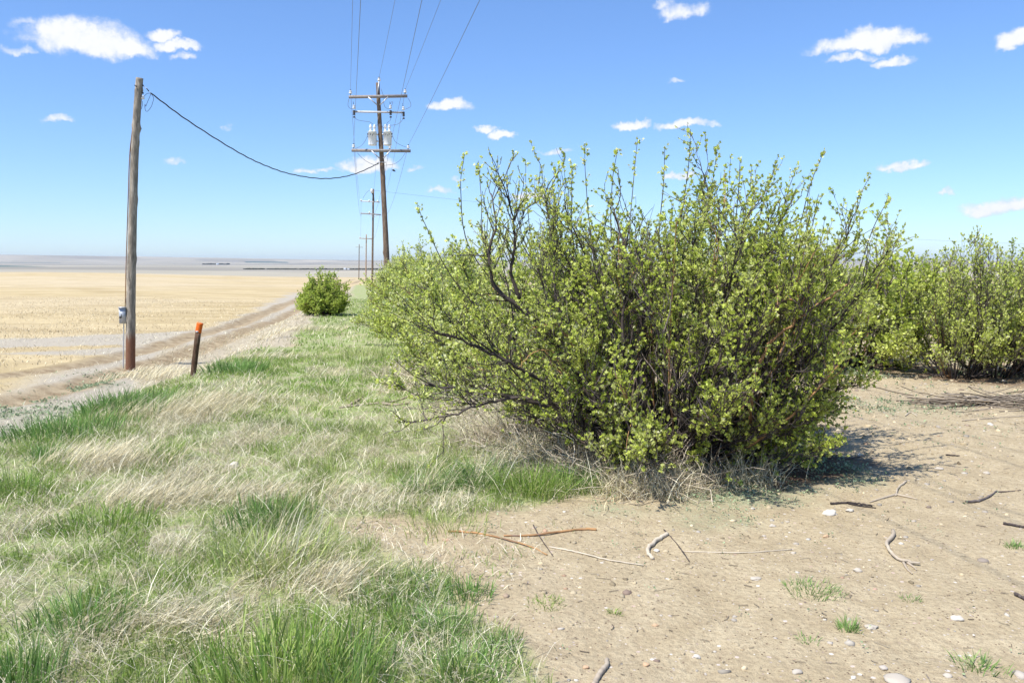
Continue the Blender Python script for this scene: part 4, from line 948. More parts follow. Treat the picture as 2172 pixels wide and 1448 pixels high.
# thinning edge of the verge: seedlings and litter running out over the soil
eg = MB(); et = MB(); p = scatter(70000, (-2, 3.6), (2.6, 7.5), rng); p = p[inview(p)]; g2 = soft_poly(p[:, 0], p[:, 1], GRASS, 1.0, 133, 1.6); g1 = masks(p[:, 0], p[:, 1])['grass']
band = np.maximum(g2 - g1, 0) * np.clip((fbm(p[:, 0] * 4, p[:, 1] * 4, 134, 3) - .38) * 4, .03, 1)
q = groundz(p[rng.rand(len(p)) < band * .45]); M = len(q); a = rng.rand(M) * 6.28
blades(eg, q, rng.uniform(.015, .06, M), .0042 * rng.uniform(.6, 1.2, M), np.stack([np.cos(a), np.sin(a)], -1), rng.uniform(.3, 1.4, M), rng.uniform(0, .8, M), rng)
q = groundz(p[rng.rand(len(p)) < np.maximum(g2 - g1 * .9, 0) * .42]); M = len(q); a = rng.rand(M) * 6.28; q[:, 2] += rng.uniform(0, .012, M)
blades(et, q, rng.uniform(.03, .13, M), .0034 * rng.uniform(.6, 1.2, M), np.stack([np.cos(a), np.sin(a)], -1), rng.uniform(1.3, 1.6, M), rng.uniform(0, 1, M), rng, seg=2)
tag(eg.build('grass_seedlings', M_GREEN), 'thin short grass petering out over the edge of the soil', 'grass', kind='stuff')
tag(et.build('edge_litter', M_THATCH), 'flat grey-brown straw litter along the edge of the soil', 'litter', kind='stuff')
# loose straws lying crosswise over the verge
ls_ = MB(); p = scatter(5500, (-8, 2.5), (2.6, 12), rng); p = p[inview(p)]; mk = masks(p[:, 0], p[:, 1]); p = p[rng.rand(len(p)) < mk['grass'] * (.35 + .6 * dryness(p[:, 0], p[:, 1]))]
q = groundz(p); M = len(q); a = rng.normal(.2, 1.1, M) + np.where(rng.rand(M) < .35, pi, 0); q[:, 2] += rng.uniform(.0, .05, M)
blades(ls_, q, rng.uniform(.12, .42, M), .0035 * rng.uniform(.6, 1.3, M) * np.clip(q[:, 1] / 6, .8, 2), np.stack([np.cos(a), np.sin(a)], -1), rng.uniform(.9, 1.7, M), rng.uniform(.55, 1, M), rng, 1.1)
tag(ls_.build('loose_straw', M_DRY), 'loose bleached stalks lying across the green verge', 'straw', kind='stuff')
# stubble on the near part of the field
stb = MB(); p = scatter(90000, (-34, -3), (14, 62), rng); p = p[inview(p)]; mk = masks(p[:, 0], p[:, 1])
prob = mk['field'] * np.clip(1.6 - p[:, 1] / 45, .2, 1) * np.clip((fbm(p[:, 0] * .5, p[:, 1] * .25, 91) - .3) * 3, .15, 1); keep = rng.rand(len(p)) < prob * (1 - mk['track'])
q = groundz(p[keep]); M = len(q); a = rng.rand(M) * 6.28
blades(stb, q, rng.uniform(.04, .11, M), .017 * rng.uniform(.5, 1.3, M), np.stack([np.cos(a), np.sin(a)], -1), rng.uniform(.4, 1.5, M), rng.uniform(0, 1, M), rng, seg=2)
tag(stb.build('field_stubble', M_STUB), 'cut straw stubble standing in the harvested field', 'stubble', kind='stuff')
# pale litter beside the track
lt = MB(); p = scatter(60000, (-16, -1), (9, 40), rng); p = p[inview(p)]; mk = masks(p[:, 0], p[:, 1])
keep = rng.rand(len(p)) < mk['left'] * (1 - mk['field']) * (1 - mk['track']) * (1 - mk['grass']) * np.clip((fbm(p[:, 0] * 1.2, p[:, 1] * 1.2, 93) - .38) * 3.5, .03, .9)
q = groundz(p[keep]); M = len(q); a = rng.rand(M) * 6.28
blades(lt, q, rng.uniform(.04, .12, M), .009 * rng.uniform(.6, 1.3, M), np.stack([np.cos(a), np.sin(a)], -1), rng.uniform(.9, 1.6, M), rng.uniform(.3, 1, M), rng, seg=2)
tag(lt.build('track_litter', M_THATCH), 'pale plant litter beside the wheel tracks', 'litter', kind='stuff')
# low weeds
wd_ = MB(); p = scatter(110000, (-9, 9), (2.6, 17), rng); p = p[inview(p)]; mk = masks(p[:, 0], p[:, 1])
keep = rng.rand(len(p)) < np.clip(mk['weeds'] * np.clip((fbm(p[:, 0] * 5, p[:, 1] * 5, 95, 3) - .3) * 5, 0, 1), 0, 1) + .014 * (1 - mk['grass']) * (1 - mk['field']) * (1 - mk['mulch'])
q = groundz(p[keep]); q = np.repeat(q, 5, 0); M = len(q); q[:, :2] += rng.normal(0, .018, (M, 2)); q[:, 2] += rng.uniform(0, .03, M)
add_leaves(wd_, q, np.stack([rng.normal(0, 1, M), rng.normal(0, 1, M), rng.uniform(.2, 1, M)], -1), rng.uniform(.010, .024, M) * np.clip(q[:, 1] / 7, .7, 1.6), rng.uniform(0, 1, M), rng, False, up=True)
tag(wd_.build('low_weeds', M_WEED), 'mat of small bluish weeds on the bare soil', 'weeds', kind='stuff')
# grass far right beyond the orchard
rgm = MB(); p = scatter(26000, (5, 24), (22, 34), rng); q = groundz(p); M = len(q); a = rng.rand(M) * 6.28
blades(rgm, q, rng.uniform(.1, .3, M), .03 * rng.uniform(.6, 1.2, M), np.stack([np.cos(a), np.sin(a)], -1), rng.uniform(.1, .8, M), rng.uniform(0, .8, M), rng, seg=2)
tag(rgm.build('green_crop', M_BLUEGREEN), 'green growth glimpsed between the right-hand shrubs', 'grass', kind='stuff')

# single tufts one can point at
def tuft(px, py, r, n_, L0, L1, wd, mat, label, wind=(.2, 0), lean=(.1, 1.1), dryn=0, tint=(.1, .9)):
    c_ = G(px, py); rg_ = np.random.RandomState(int(px * 7 + py)); o_ = rg_.normal(0, 1, (n_, 2)).clip(-1.7, 1.7) * r * .5; pos = np.concatenate([o_ + c_[:2], np.zeros((n_, 1))], 1); pos[:, 2] = H(pos[:, 0], pos[:, 1]) - .005
    a = np.arctan2(o_[:, 1], o_[:, 0]) + rg_.normal(0, .7, n_); ld = norm(np.stack([np.cos(a) + wind[0], np.sin(a) + wind[1]], -1))
    b = MB(); blades(b, pos, rg_.uniform(L0, L1, n_), wd * rg_.uniform(.6, 1.25, n_), ld, rg_.uniform(*lean, n_), rg_.uniform(*tint, n_), rg_)
    if dryn:
        t_ = empty('grass_tuft', c_, label, 'grass tuft', 'grass tufts'); part(b, 'green_blades', mat, t_)
        o_ = rg_.normal(0, 1, (dryn, 2)) * r * .4 + c_[:2]; pos = groundz(o_); a = rg_.normal(0, .8, dryn); b = MB()
        blades(b, pos, rg_.uniform(L1 * .8, L1 * 1.9, dryn), .0035 * rg_.uniform(.6, 1.2, dryn), np.stack([np.cos(a), np.sin(a)], -1), rg_.uniform(.3, 1.55, dryn), rg_.uniform(.4, 1, dryn), rg_, 1.3)
        part(b, 'dry_stalks', M_DRY, t_)
    else: tag(b.build('grass_tuft', mat, None, False, loc=c_), label, 'grass tuft', 'grass tufts')
tuft(590, 1200, .30, 620, .10, .24, .0065, M_GREEN, 'large light green tuft mixed with long straw stalks, in the lower left grass', (.1, 0), (.2, 1.25), 260, (.5, 1))
tuft(600, 1460, .40, 900, .10, .25, .0070, M_GREEN, 'tall lush green tuft at the bottom edge of the view', (.15, 0), (.05, .9), 0, (0, .9))
tuft(745, 1450, .2, 300, .10, .22, .005, M_BLUEGREEN, 'tall green tuft at the bottom edge, right part of the lush clump', (.2, 0), (.05, .8), 0, (.1, .9))
tuft(40, 1460, .16, 300, .10, .22, .005, M_BLUEGREEN, 'dense dark green tuft in the bottom left corner', (0, 0), (.05, .6), 0, (0, .7))
tuft(850, 1270, .26, 700, .05, .11, .005, M_BLUEGREEN, 'broad dark green tuft at the edge of the bare soil', (.1, 0), (.1, 1.1), 0, (0, .8))
tuft(995, 1262, .13, 240, .04, .09, .005, M_BLUEGREEN, 'small dark green tuft jutting onto the bare soil above the others', (.2, 0), (.1, 1.2), 0, (0, .7))
tuft(925, 1340, .22, 460, .05, .12, .005, M_BLUEGREEN, 'spiky blue-green tuft in the middle of the soil edge', (.1, 0), (.1, 1.1), 0, (0, .8))
tuft(985, 1425, .2, 420, .05, .13, .005, M_BLUEGREEN, 'spiky blue-green tuft nearest the bottom of the soil edge', (.1, 0), (.1, 1.1), 0, (0, .8))
tuft(1065, 1370, .09, 170, .04, .09, .0045, M_BLUEGREEN, 'small tuft farthest out on the soil from the lower left grass', (.3, 0), (.2, 1.3), 0, (0, .7))
tuft(1725, 1252, .14, 260, .02, .06, .004, M_BLUEGREEN, 'wide low tuft on bare soil below the crooked stick', (0, 0), (.5, 1.4), 0, (.1, .9))
tuft(1798, 1335, .05, 110, .03, .08, .004, M_BLUEGREEN, 'compact blue-green tuft on the soil beside a pale flat stone', (0, 0), (.2, 1.2), 0, (.2, 1))
tuft(2075, 1415, .10, 130, .03, .07, .004, M_BLUEGREEN, 'spreading tuft in the bottom right corner', (0, 0), (.5, 1.4), 0, (.1, .9))
tuft(1160, 1282, .10, 150, .015, .045, .004, M_GREEN, 'low wide sprig of grass on the soil, upper of a pair', (0, 0), (.5, 1.4), 0, (.1, .8))
tuft(1302, 1300, .03, 40, .02, .055, .004, M_GREEN, 'small star-shaped sprig in the centre of the bare soil', (0, 0), (.5, 1.4), 0, (.1, .8))
tuft(2148, 1160, .05, 80, .02, .06, .004, M_BLUEGREEN, 'small dark tuft at the right edge of the view', (0, 0), (.3, 1.3), 0, (.1, .8))
tuft(1105, 1420, .06, 50, .02, .07, .004, M_GREEN, 'sparse sprig near the bottom edge left of the forked stick', (0, 0), (.3, 1.3), 0, (.1, .8))
tuft(1935, 1272, .05, 46, .015, .045, .004, M_BLUEGREEN, 'sparse sprig right of the wide low tuft', (0, 0), (.5, 1.4), 0, (.1, .8))
tuft(1715, 1360, .05, 40, .015, .045, .004, M_BLUEGREEN, 'sparse sprig on the soil left of the compact tuft', (0, 0), (.5, 1.4), 0, (.1, .8))
tuft(950, 1120, .28, 260, .05, .12, .004, M_GREEN, 'yellowish green tuft where the soil begins below the dry litter', (0, 0), (.2, 1.1), 0, (.4, 1))
tuft(1010, 1030, .22, 500, .12, .28, .005, M_BLUEGREEN, 'arching tuft with a dark hollow foot, left below the largest shrub', (-.3, -.2), (.5, 1.4), 120, (.2, 1))
tuft(900, 1045, .16, 300, .1, .24, .005, M_BLUEGREEN, 'smaller arching tuft left of the dark-footed one', (-.1, -.3), (.5, 1.4), 80, (.2, 1))
tuft(1130, 1045, .28, 600, .12, .26, .0055, M_GREEN, 'fresh green tuft in front of the dry brush below the largest shrub', (0, 0), (.2, 1.1), 0, (.1, .8))
tuft(1215, 1035, .2, 400, .1, .22, .0055, M_BLUEGREEN, 'dark green tuft nearest the foot of the largest shrub', (0, 0), (.2, 1.1), 0, (.1, .8))
tuft(100, 975, .14, 260, .08, .2, .005, M_BLUEGREEN, 'round dark green tuft in the left grass, upper of two', (0, 0), (.2, 1.1), 0, (0, .7))
tuft(45, 1050, .24, 480, .08, .20, .005, M_GREEN, 'bright green clump at the left edge of the view', (.1, 0), (.1, .9), 0, (0, .7))
tuft(350, 975, .2, 360, .1, .22, .005, M_GREEN, 'bright green clump between drifts of swept dry grass', (.2, 0), (.1, .9), 0, (.1, .8))
tuft(575, 1105, .32, 600, .08, .17, .005, M_BLUEGREEN, 'deep green patch above the light green straw-mixed tuft', (.1, 0), (.1, .9), 0, (0, .6))
tuft(225, 1120, .3, 480, .07, .17, .005, M_GREEN, 'lush green clump in the middle of the left grass', (.1, 0), (.1, .9), 0, (0, .7))
tuft(185, 1330, .24, 320, .08, .18, .0055, M_BLUEGREEN, 'upright dark clump low in the left grass', (.1, 0), (.05, .8), 0, (0, .7))
tuft(280, 870, .5, 900, .12, .28, .008, M_BLUEGREEN, 'dark green ridge of grass along the top of the bank, under the bare pole', (.1, 0), (.1, .9), 0, (0, .6))
tuft(130, 920, .6, 900, .1, .24, .007, M_BLUEGREEN, 'dark green ridge of grass at the left end of the bank', (.1, 0), (.1, .9), 0, (0, .6))
tuft(500, 790, .5, 600, .12, .26, .009, M_BLUEGREEN, 'dark green grass on the bank right of the orange-topped stake', (.2, 0), (.3, 1.2), 0, (0, .6))
# swept straw tussocks
def tussock(px, py, r, n_, L0, L1, a0, label):
    c_ = G(px, py); rg_ = np.random.RandomState(int(px * 3 + py)); pos = groundz(rg_.normal(0, 1, (n_, 2)).clip(-1.8, 1.8) * r * .5 * [1.5, .7] + c_[:2]); a = a0 + rg_.normal(0, .55, n_)
    b = MB(); blades(b, pos, .58 * rg_.uniform(L0, L1, n_), .0045 * rg_.uniform(.6, 1.2, n_) * max(1, c_[1] / 8), np.stack([np.cos(a), np.sin(a)], -1), rg_.uniform(.7, 1.5, n_), rg_.uniform(.35, 1, n_), rg_, 1.35)
    tag(b.build('straw_tussock', M_DRY, None, False, loc=c_), label, 'grass tussock', 'swept straw tussocks')
tussock(370, 880, .6, 1300, .3, .62, -.1, 'widest pale straw tussock, combed to the right, below the orange-topped stake')
tussock(470, 855, .5, 900, .3, .6, -.2, 'pale straw tussock right behind the widest one, nearer the green bank')
tussock(230, 985, .4, 900, .3, .62, .6, 'upright leaning straw tussock left of the bright green clump')
tussock(330, 1070, .4, 700, .25, .5, .1, 'flattened whitish straw tussock in the middle of the left grass')
tussock(350, 1330, .3, 520, .2, .42, -.3, 'grey flattened straw tussock low in the left grass')
tussock(550, 1050, .4, 600, .2, .42, -.1, 'thin straw tussock above the deep green patch')
tussock(330, 800, .7, 700, .25, .55, .9, 'tall cream-coloured straw between the bare pole and the stake')
tussock(390, 790, .6, 500, .2, .45, .6, 'cream-coloured straw around the foot of the orange-topped stake')
tussock(560, 760, .7, 500, .2, .45, .4, 'pale straw on the bank beyond the stake, near the track')
tussock(640, 700, .8, 500, .2, .5, .2, 'pale green-gold straw below the small rounded shrub')
tussock(690, 1240, .35, 500, .2, .42, -.2, 'bleached straw lying right of the light green tuft')
mb_t = MB()
for (px, py, n_, rr_) in ((960, 890, 420, .4), (1060, 930, 700, .42), (1150, 975, 760, .40), (1250, 1020, 700, .36), (1350, 1050, 520, .32), (1440, 1040, 320, .25), (1580, 1025, 300, .2), (870, 800, 350, .6), (1620, 985, 200, .16)):
    c_ = G(px, py); pos = groundz(rng.normal(0, 1, (n_, 2)) * rr_ * .55 * [1.2, .6] + c_[:2]); a = rng.rand(n_) * 6.28
    blades(mb_t, pos, rng.uniform(.1, .36, n_), .0042 * rng.uniform(.6, 1.3, n_), norm(np.stack([np.cos(a) - .2, np.sin(a) - .4], -1)), rng.uniform(.3, 1.7, n_), rng.uniform(.3, 1, n_), rng, 1.4)
tag(mb_t.build('dead_grass_skirt', M_DRY), 'pale dead grass matted round the foot of the largest shrub', 'dry grass', kind='stuff')
# tangle of dry brush under the big shrub
db = MB()
for (px, py, n_, r_) in ((1000, 870, 260, .5), (1100, 930, 420, .55), (1200, 960, 420, .5), (1290, 1010, 360, .4), (1380, 1040, 260, .4), (880, 800, 220, .6), (950, 820, 220, .5)):
    c_ = G(px, py); o_ = groundz(rng.normal(0, 1, (n_, 2)) * r_ * .6 * [1, .5] + c_[:2]); o_[:, 2] += rng.uniform(0, .10, n_)
    P_ = polylines(o_, norm(rng.normal(0, 1, (n_, 3)) * [1, 1, .5] + [0, -.1, .15]), rng.uniform(.15, .5, n_), 6, rng, .3, -.03); P_[:, :, 2] = np.maximum(P_[:, :, 2], H(P_[:, :, 0], P_[:, :, 1]) + .004)
    db.tube(P_, .0024 * rng.uniform(.6, 1.4, n_)[:, None] * np.ones((1, 6)), 3, np.stack([rng.uniform(.1, 1, n_)] * 3, -1), False)
tag(db.build('dry_brush', M_DEADTWIG), 'tangle of dry stalks under the left side of the largest shrub', 'dry brush', kind='stuff')

# ------------------------------------------------------------------ sticks on the soil
def stick(px_pts, r0, r1, tone, label, mat=M_DEADTWIG, forks=(), lift=.6, sides=7, name='stick'):
    rg_ = np.random.RandomState(int(px_pts[0][0] + px_pts[0][1])); pts = [G(*p) + [0, 0, r0 * lift] for p in px_pts]; c_ = pts[0].copy()
    P = smooth_path(pts, 26); P = P + rg_.normal(0, r0 * .12, P.shape); P[:, 2] += rg_.uniform(0, .004)
    ii = np.arange(len(P)) * 1.; sd = rg_.rand() * 50
    R = .70 * np.linspace(r0, r1, len(P)) * (.82 + .36 * fbm(ii * .45, ii * 0 + sd, 7))
    C_ = np.stack([np.clip(min(.93, .15 + .88 * tone) + .5 * (fbm(ii * .4, ii * 0 + sd + 9, 8) - .5), 0, 1), .3 + .4 * fbm(ii * .5, ii * 0 + sd + 20, 9), np.zeros(len(P))], -1)
    b = MB(); b.tube(P[None], R[None], sides, C_[None])
    if not forks: o = b.build(name, mat, None, True, loc=c_); return tag(o, label, 'stick', 'fallen sticks')
    r = empty(name, c_, label, 'stick', 'fallen sticks'); part(b, 'main_branch', mat, r, True)
    for f in forks:
        b = MB(); Q = smooth_path([G(*p) + [0, 0, r1 * lift] for p in f], 12); b.tube(Q, np.linspace(r1, r1 * .4, len(Q)), 5, np.array([[tone, .5, .5]])); part(b, 'side_twig', mat, r, True)
    return r
stick([(1895, 1128), (1893, 1140), (1880, 1155), (1888, 1172), (1900, 1186), (1925, 1195), (1952, 1199)], .019, .009, .55, 'crooked S-shaped bleached stick on the bare soil', forks=[[(1925, 1195), (1938, 1204), (1944, 1210)], [(1916, 1194), (1924, 1208), (1935, 1218)]])
stick([(1415, 1135), (1400, 1145), (1382, 1158), (1373, 1170), (1383, 1187)], .019, .016, .75, 'short thick peeled stick curved like a boomerang')
stick([(1288, 1402), (1284, 1418), (1272, 1432), (1262, 1450), (1258, 1465)], .015, .017, .5, 'grey stick cut off by the bottom edge of the view')
stick([(1165, 1161), (1220, 1171), (1290, 1188), (1365, 1200)], .0075, .005, .85, 'long straight pale stick in the middle of the soil')
stick([(950, 1128), (1000, 1131), (1060, 1142), (1125, 1161), (1160, 1178)], .010, .005, .9, 'long reddish stick lying at the edge of the grass', M_BARK)
stick([(1068, 1138), (1130, 1137), (1190, 1129), (1240, 1124), (1266, 1125)], .008, .012, .96, 'peeled orange-tan stick just behind the long reddish one', M_BARK)
stick([(1131, 1115), (1145, 1140), (1172, 1180)], .006, .003, .3, 'thin dark twig crossing the pale straight stick', M_BARK)
stick([(1408, 1124), (1440, 1160), (1463, 1192)], .006, .003, .3, 'thin dark twig leaning on the boomerang-shaped stick', M_BARK)
stick([(1450, 1170), (1520, 1172), (1590, 1172), (1680, 1166)], .005, .004, .9, 'slender pale stick running right from the dark twig')
stick([(1762, 1070), (1800, 1068), (1850, 1074)], .013, .008, .1, 'dark stick beside the large white stone', M_BARK, forks=[[(1800, 1069), (1830, 1075), (1858, 1078)]])
stick([(1922, 1022), (1905, 1036), (1900, 1052)], .012, .010, .6, 'short pale forked stick above the dark stick', forks=[[(1900, 1050), (1870, 1058), (1845, 1066)], [(1902, 1050), (1930, 1056), (1945, 1060)]])
stick([(2048, 1066), (2075, 1064), (2100, 1053), (2115, 1042)], .014, .007, .45, 'curved brown stick on the right of the soil', M_BARK, forks=[[(2112, 1044), (2140, 1043), (2165, 1040)]])
stick([(2128, 1112), (2150, 1116), (2175, 1121)], .012, .010, .2, 'dark stick reaching the right edge of the view', M_BARK)
stick([(1760, 973), (1800, 974), (1830, 968), (1852, 960)], .008, .005, .35, 'thin curved stick in the shade right of the largest shrub', M_BARK)
stick([(2006, 966), (2035, 968)], .010, .007, .15, 'small black stick in the right middle of the soil', M_BARK)
stick([(2152, 1262), (2180, 1276)], .012, .012, .35, 'brown stick end at the right edge, low on the soil', M_BARK)
stick([(1920, 882), (1932, 876), (1945, 884)], .010, .008, .8, 'small pale bent stick on the far part of the soil')
stick([(1505, 1078 - 40), (1530, 1033), (1556, 1026)], .013, .012, .6, 'tan stick end at the foot of the largest shrub')
stick([(720, 866), (790, 858), (840, 852), (880, 838), (935, 836)], .016, .020, .45, 'long grey fallen branch in the grass left of the largest shrub', M_DEADTWIG, forks=[[(740, 862), (760, 850), (770, 842)], [(800, 856), (840, 860), (870, 856)]])
stick([(880, 1345), (905, 1368), (922, 1385)], .004, .003, .9, 'thin straw-coloured stick in the blue-green tufts')
stick([(1740, 799), (1850, 797), (2000, 799), (2172, 792)], .010, .008, .95, 'long thin pale line lying across the far soil below the right-hand shrubs', lift=1, name='irrigation_line')['category'] = 'hose'
stick([(2040, 893), (2100, 888), (2160, 884), (2190, 884)], .008, .006, .4, 'thin grey stick in front of the brush pile')
stick([(1990, 850), (2010, 868), (2025, 874)], .008, .006, .3, 'dark twig left of the brush pile')
# brush pile of grey prunings
bc = G(2130, 858); bp_ = MB(); n_ = 260
o_ = groundz(rng.normal(0, 1, (n_, 2)) * [.42, .16] + bc[:2]); o_[:, 2] += rng.uniform(.0, .07, n_)
a = rng.normal(0, .35, n_) + np.where(rng.rand(n_) < .5, 0, pi); P_ = polylines(o_, norm(np.stack([np.cos(a), np.sin(a) * .8, rng.normal(0, .06, n_)], -1)), rng.uniform(.2, .7, n_), 6, rng, .08, -.01); P_[:, :, 2] = np.maximum(P_[:, :, 2], H(P_[:, :, 0], P_[:, :, 1]) + .006)
bp_.tube(P_, .005 * rng.uniform(.5, 1.5, n_)[:, None] * np.ones((1, 6)), 4, np.stack([rng.uniform(0, .6, n_)] * 3, -1), False)
tag(bp_.build('brush_pile', M_DEADTWIG, None, False, loc=bc), 'low heap of grey prunings on the soil at the right edge of the view', 'brush pile')
# twig litter over the soil
tl = MB(); p = scatter(7500, (-2, 10), (2.6, 16), rng); p = p[inview(p)]; mk = masks(p[:, 0], p[:, 1]); p = p[(mk['grass'] < .3) & (rng.rand(len(p)) < .35 + .65 * sst(2, 6, np.abs(p[:, 1] - 6) * 0 + fbm(p[:, 0], p[:, 1], 97) * 8))]
q = groundz(p); M = len(q); a = rng.rand(M) * 6.28; q[:, 2] += .004
P_ = polylines(q, norm(np.stack([np.cos(a), np.sin(a), 0 * a], -1)), rng.gamma(1.6, .018, M).clip(.008, .14), 4, rng, .3); P_[:, :, 2] = H(P_[:, :, 0], P_[:, :, 1]) + .005
tl.tube(P_, .0014 * rng.uniform(.6, 1.6, M)[:, None] * np.ones((1, 4)), 3, np.stack([rng.uniform(0, .8, M) ** 1.6, rng.uniform(0, .5, M), rng.rand(M)], -1), False)
tag(tl.build('twig_litter', M_DEADTWIG), 'small twigs strewn over the bare soil', 'litter', kind='stuff')

# ------------------------------------------------------------------ stones
def ico():
    t = (1 + 5 ** .5) / 2; V = norm(np.array([[-1, t, 0], [1, t, 0], [-1, -t, 0], [1, -t, 0], [0, -1, t], [0, 1, t], [0, -1, -t], [0, 1, -t], [t, 0, -1], [t, 0, 1], [-t, 0, -1], [-t, 0, 1]], float))
    F_ = [[0, 11, 5], [0, 5, 1], [0, 1, 7], [0, 7, 10], [0, 10, 11], [1, 5, 9], [5, 11, 4], [11, 10, 2], [10, 7, 6], [7, 1, 8], [3, 9, 4], [3, 4, 2], [3, 2, 6], [3, 6, 8], [3, 8, 9], [4, 9, 5], [2, 4, 11], [6, 2, 10], [8, 6, 7], [9, 8, 1]]
    return V, np.array(F_)
def subdiv(V, F_):
    V = list(map(tuple, V)); c = {}; out = []
    def mid(a, b):
        k = (min(a, b), max(a, b))
        if k not in c: m = np.array(V[a]) + np.array(V[b]); m = m / np.linalg.norm(m); c[k] = len(V); V.append(tuple(m))
        return c[k]
    for a, b_, d in F_:
        x, y, z = mid(a, b_), mid(b_, d), mid(d, a); out += [[a, x, z], [b_, y, x], [d, z, y], [x, y, z]]
    return np.array(V), np.array(out)
IV, IF = ico(); IV2, IF2 = subdiv(*subdiv(IV, IF))
peb = MB(); p = scatter(5200, (-2, 10), (2.4, 15), rng); p = p[inview(p)]; mk = masks(p[:, 0], p[:, 1]); p = p[(mk['grass'] < .3) & (mk['mulch'] < .5)]
q = groundz(p); M = len(q); s = rng.gamma(1.6, .0042, M).clip(.003, .028); sc = s[:, None] * rng.uniform(.6, 1.3, (M, 3)) * [1.1, 1.1, .6]
V = IV[None] * sc[:, None] * (1 + .15 * rng.normal(0, 1, (M, 12, 1))) + q[:, None]; T = (IF[None] + (np.arange(M) * 12)[:, None, None]).reshape(-1, 3)
tt = rng.rand(M); C_ = np.repeat(np.stack([tt, rng.rand(M) * .5, tt], -1)[:, None], 12, 1); peb.add(V.reshape(-1, 3), None, T, C_.reshape(-1, 3))
tag(peb.build('pebbles', M_STONE), 'small pebbles and clods scattered over the bare soil', 'pebbles', kind='stuff')
clod = MB(); p = scatter(26000, (-2.5, 10), (2.4, 16), rng); p = p[inview(p)]; mk = masks(p[:, 0], p[:, 1]); p = p[(mk['grass'] < .35) & (rng.rand(len(p)) < .25 + 1.4 * (fbm(p[:, 0] * 1.3, p[:, 1] * 1.3, 99) - .3).clip(0, 1))]
q = groundz(p); M = len(q); s = rng.gamma(1.5, .0036, M).clip(.002, .02) * np.clip(q[:, 1] / 6, .8, 1.6); sc = s[:, None] * rng.uniform(.6, 1.4, (M, 3)) * [1.1, 1.1, .7]
V = IV[None] * sc[:, None] * (1 + .22 * rng.normal(0, 1, (M, 12, 1))) + q[:, None]; T = (IF[None] + (np.arange(M) * 12)[:, None, None]).reshape(-1, 3)
C_ = np.repeat(rng.rand(M, 3)[:, None], 12, 1); clod.add(V.reshape(-1, 3), None, T, C_.reshape(-1, 3))
M_CLOD = leafy('dry_clods', [(0, (.27, .21, .135, 1)), (.6, (.40, .33, .215, 1)), (1, (.50, .42, .29, 1))], 0.0, .95, .1)
tag(clod.build('soil_clods', M_CLOD), 'crumbs and clods of dry earth over the bare soil', 'soil', kind='stuff')
def stone(px, py, wpx, hpx, tone, label, flat=.55):
    c_ = G(px, py + hpx * .3); k = c_[1] / F_PX; rg_ = np.random.RandomState(int(px + py)); rx = wpx * k / 2
    V = IV2 * [rx, rx * rg_.uniform(.7, .95), rx * flat]; nz = fbm(IV2[:, 0] * 1.3 + px, IV2[:, 1] * 1.3 + IV2[:, 2] * 1.7, 5, 3) - .5; V = V * (1 + .9 * nz[:, None]); V[:, 2] = np.maximum(V[:, 2], -rx * .2)
    ang = rg_.uniform(-.5, .5); V = V @ np.array([[cos(ang), -sin(ang), 0], [sin(ang), cos(ang), 0], [0, 0, 1]]).T + c_ + [0, 0, rx * flat * .25]
    b = MB(); b.add(V, None, IF2, np.tile([tone, .45, .5], (len(V), 1))); tag(b.build('stone', M_STONE, None, True, loc=c_), label, 'stone', 'loose stones')
stone(1758, 1085, 30, 15, .82, 'largest smooth white stone on the soil, below the dark stick')
stone(497, 985, 26, 20, .84, 'white rock half sunk in the green grass on the left', .75)
stone(1803, 1081, 16, 9, .7, 'small cream stone just right of the largest white one')
stone(1762, 955, 16, 9, .82, 'white stone in the shade of the largest shrub')
stone(1824, 964, 17, 9, .72, 'cream stone right of the shaded white one')
stone(1992, 992, 20, 7, .45, 'flat tan stone in the right middle of the soil', .3)
stone(2092, 1002, 16, 8, .5, 'buff stone right of the flat tan stone')
stone(1752, 1136, 14, 8, .93, 'yellowish stone below the largest white one')
stone(1638, 1113, 14, 10, .4, 'pinkish stone left of the yellowish one')
stone(1820, 1208, 20, 9, .5, 'half buried grey stone below the crooked stick')
stone(1602, 1225, 24, 9, .45, 'wide flat grey stone in the middle of the soil', .3)
stone(1848, 1327, 28, 10, .5, 'pale flat stone beside the compact tuft', .35)
stone(2030, 1308, 26, 14, .75, 'angular white stone low on the right', .5)
stone(1690, 1422, 22, 14, .4, 'rounded pinkish stone near the bottom edge')
stone(1242, 1412, 15, 11, .94, 'orange-brown stone near the bottom edge, left of centre')
stone(1370, 1408, 16, 8, .93, 'tan oval stone right of the grey stick end')
stone(1390, 1324, 15, 6, .93, 'small flat orange stone in the middle of the soil', .4)
stone(1478, 1391, 18, 9, .8, 'small white angular stone near the bottom centre')
stone(1222, 1440, 10, 8, .85, 'small bright white stone at the bottom edge')
stone(1392, 1166, 13, 7, .85, 'white stone tucked under the boomerang-shaped stick')
stone(1197, 1083, 8, 8, .8, 'small cream pebble standing out at the edge of the dry litter')
stone(1597, 1076, 9, 8, .85, 'small white pebble among the bluish weeds')
stone(2100, 900, 14, 6, .82, 'white stone below the brush pile')
stone(1905, 1440, 60, 12, .5, 'large flat stone cut off by the bottom edge', .25)
stone(1875, 1414, 18, 9, .25, 'brownish stone near the bottom right')
stone(1810, 1434, 13, 9, .8, 'small round white stone near the bottom right')
stone(2010, 1386 + 44, 20, 12, .45, 'dull grey stone near the bottom right')
stone(2128, 806, 9, 7, .88, 'bright white stone below the small wheels')
b = MB(); c_ = G(350, 790)
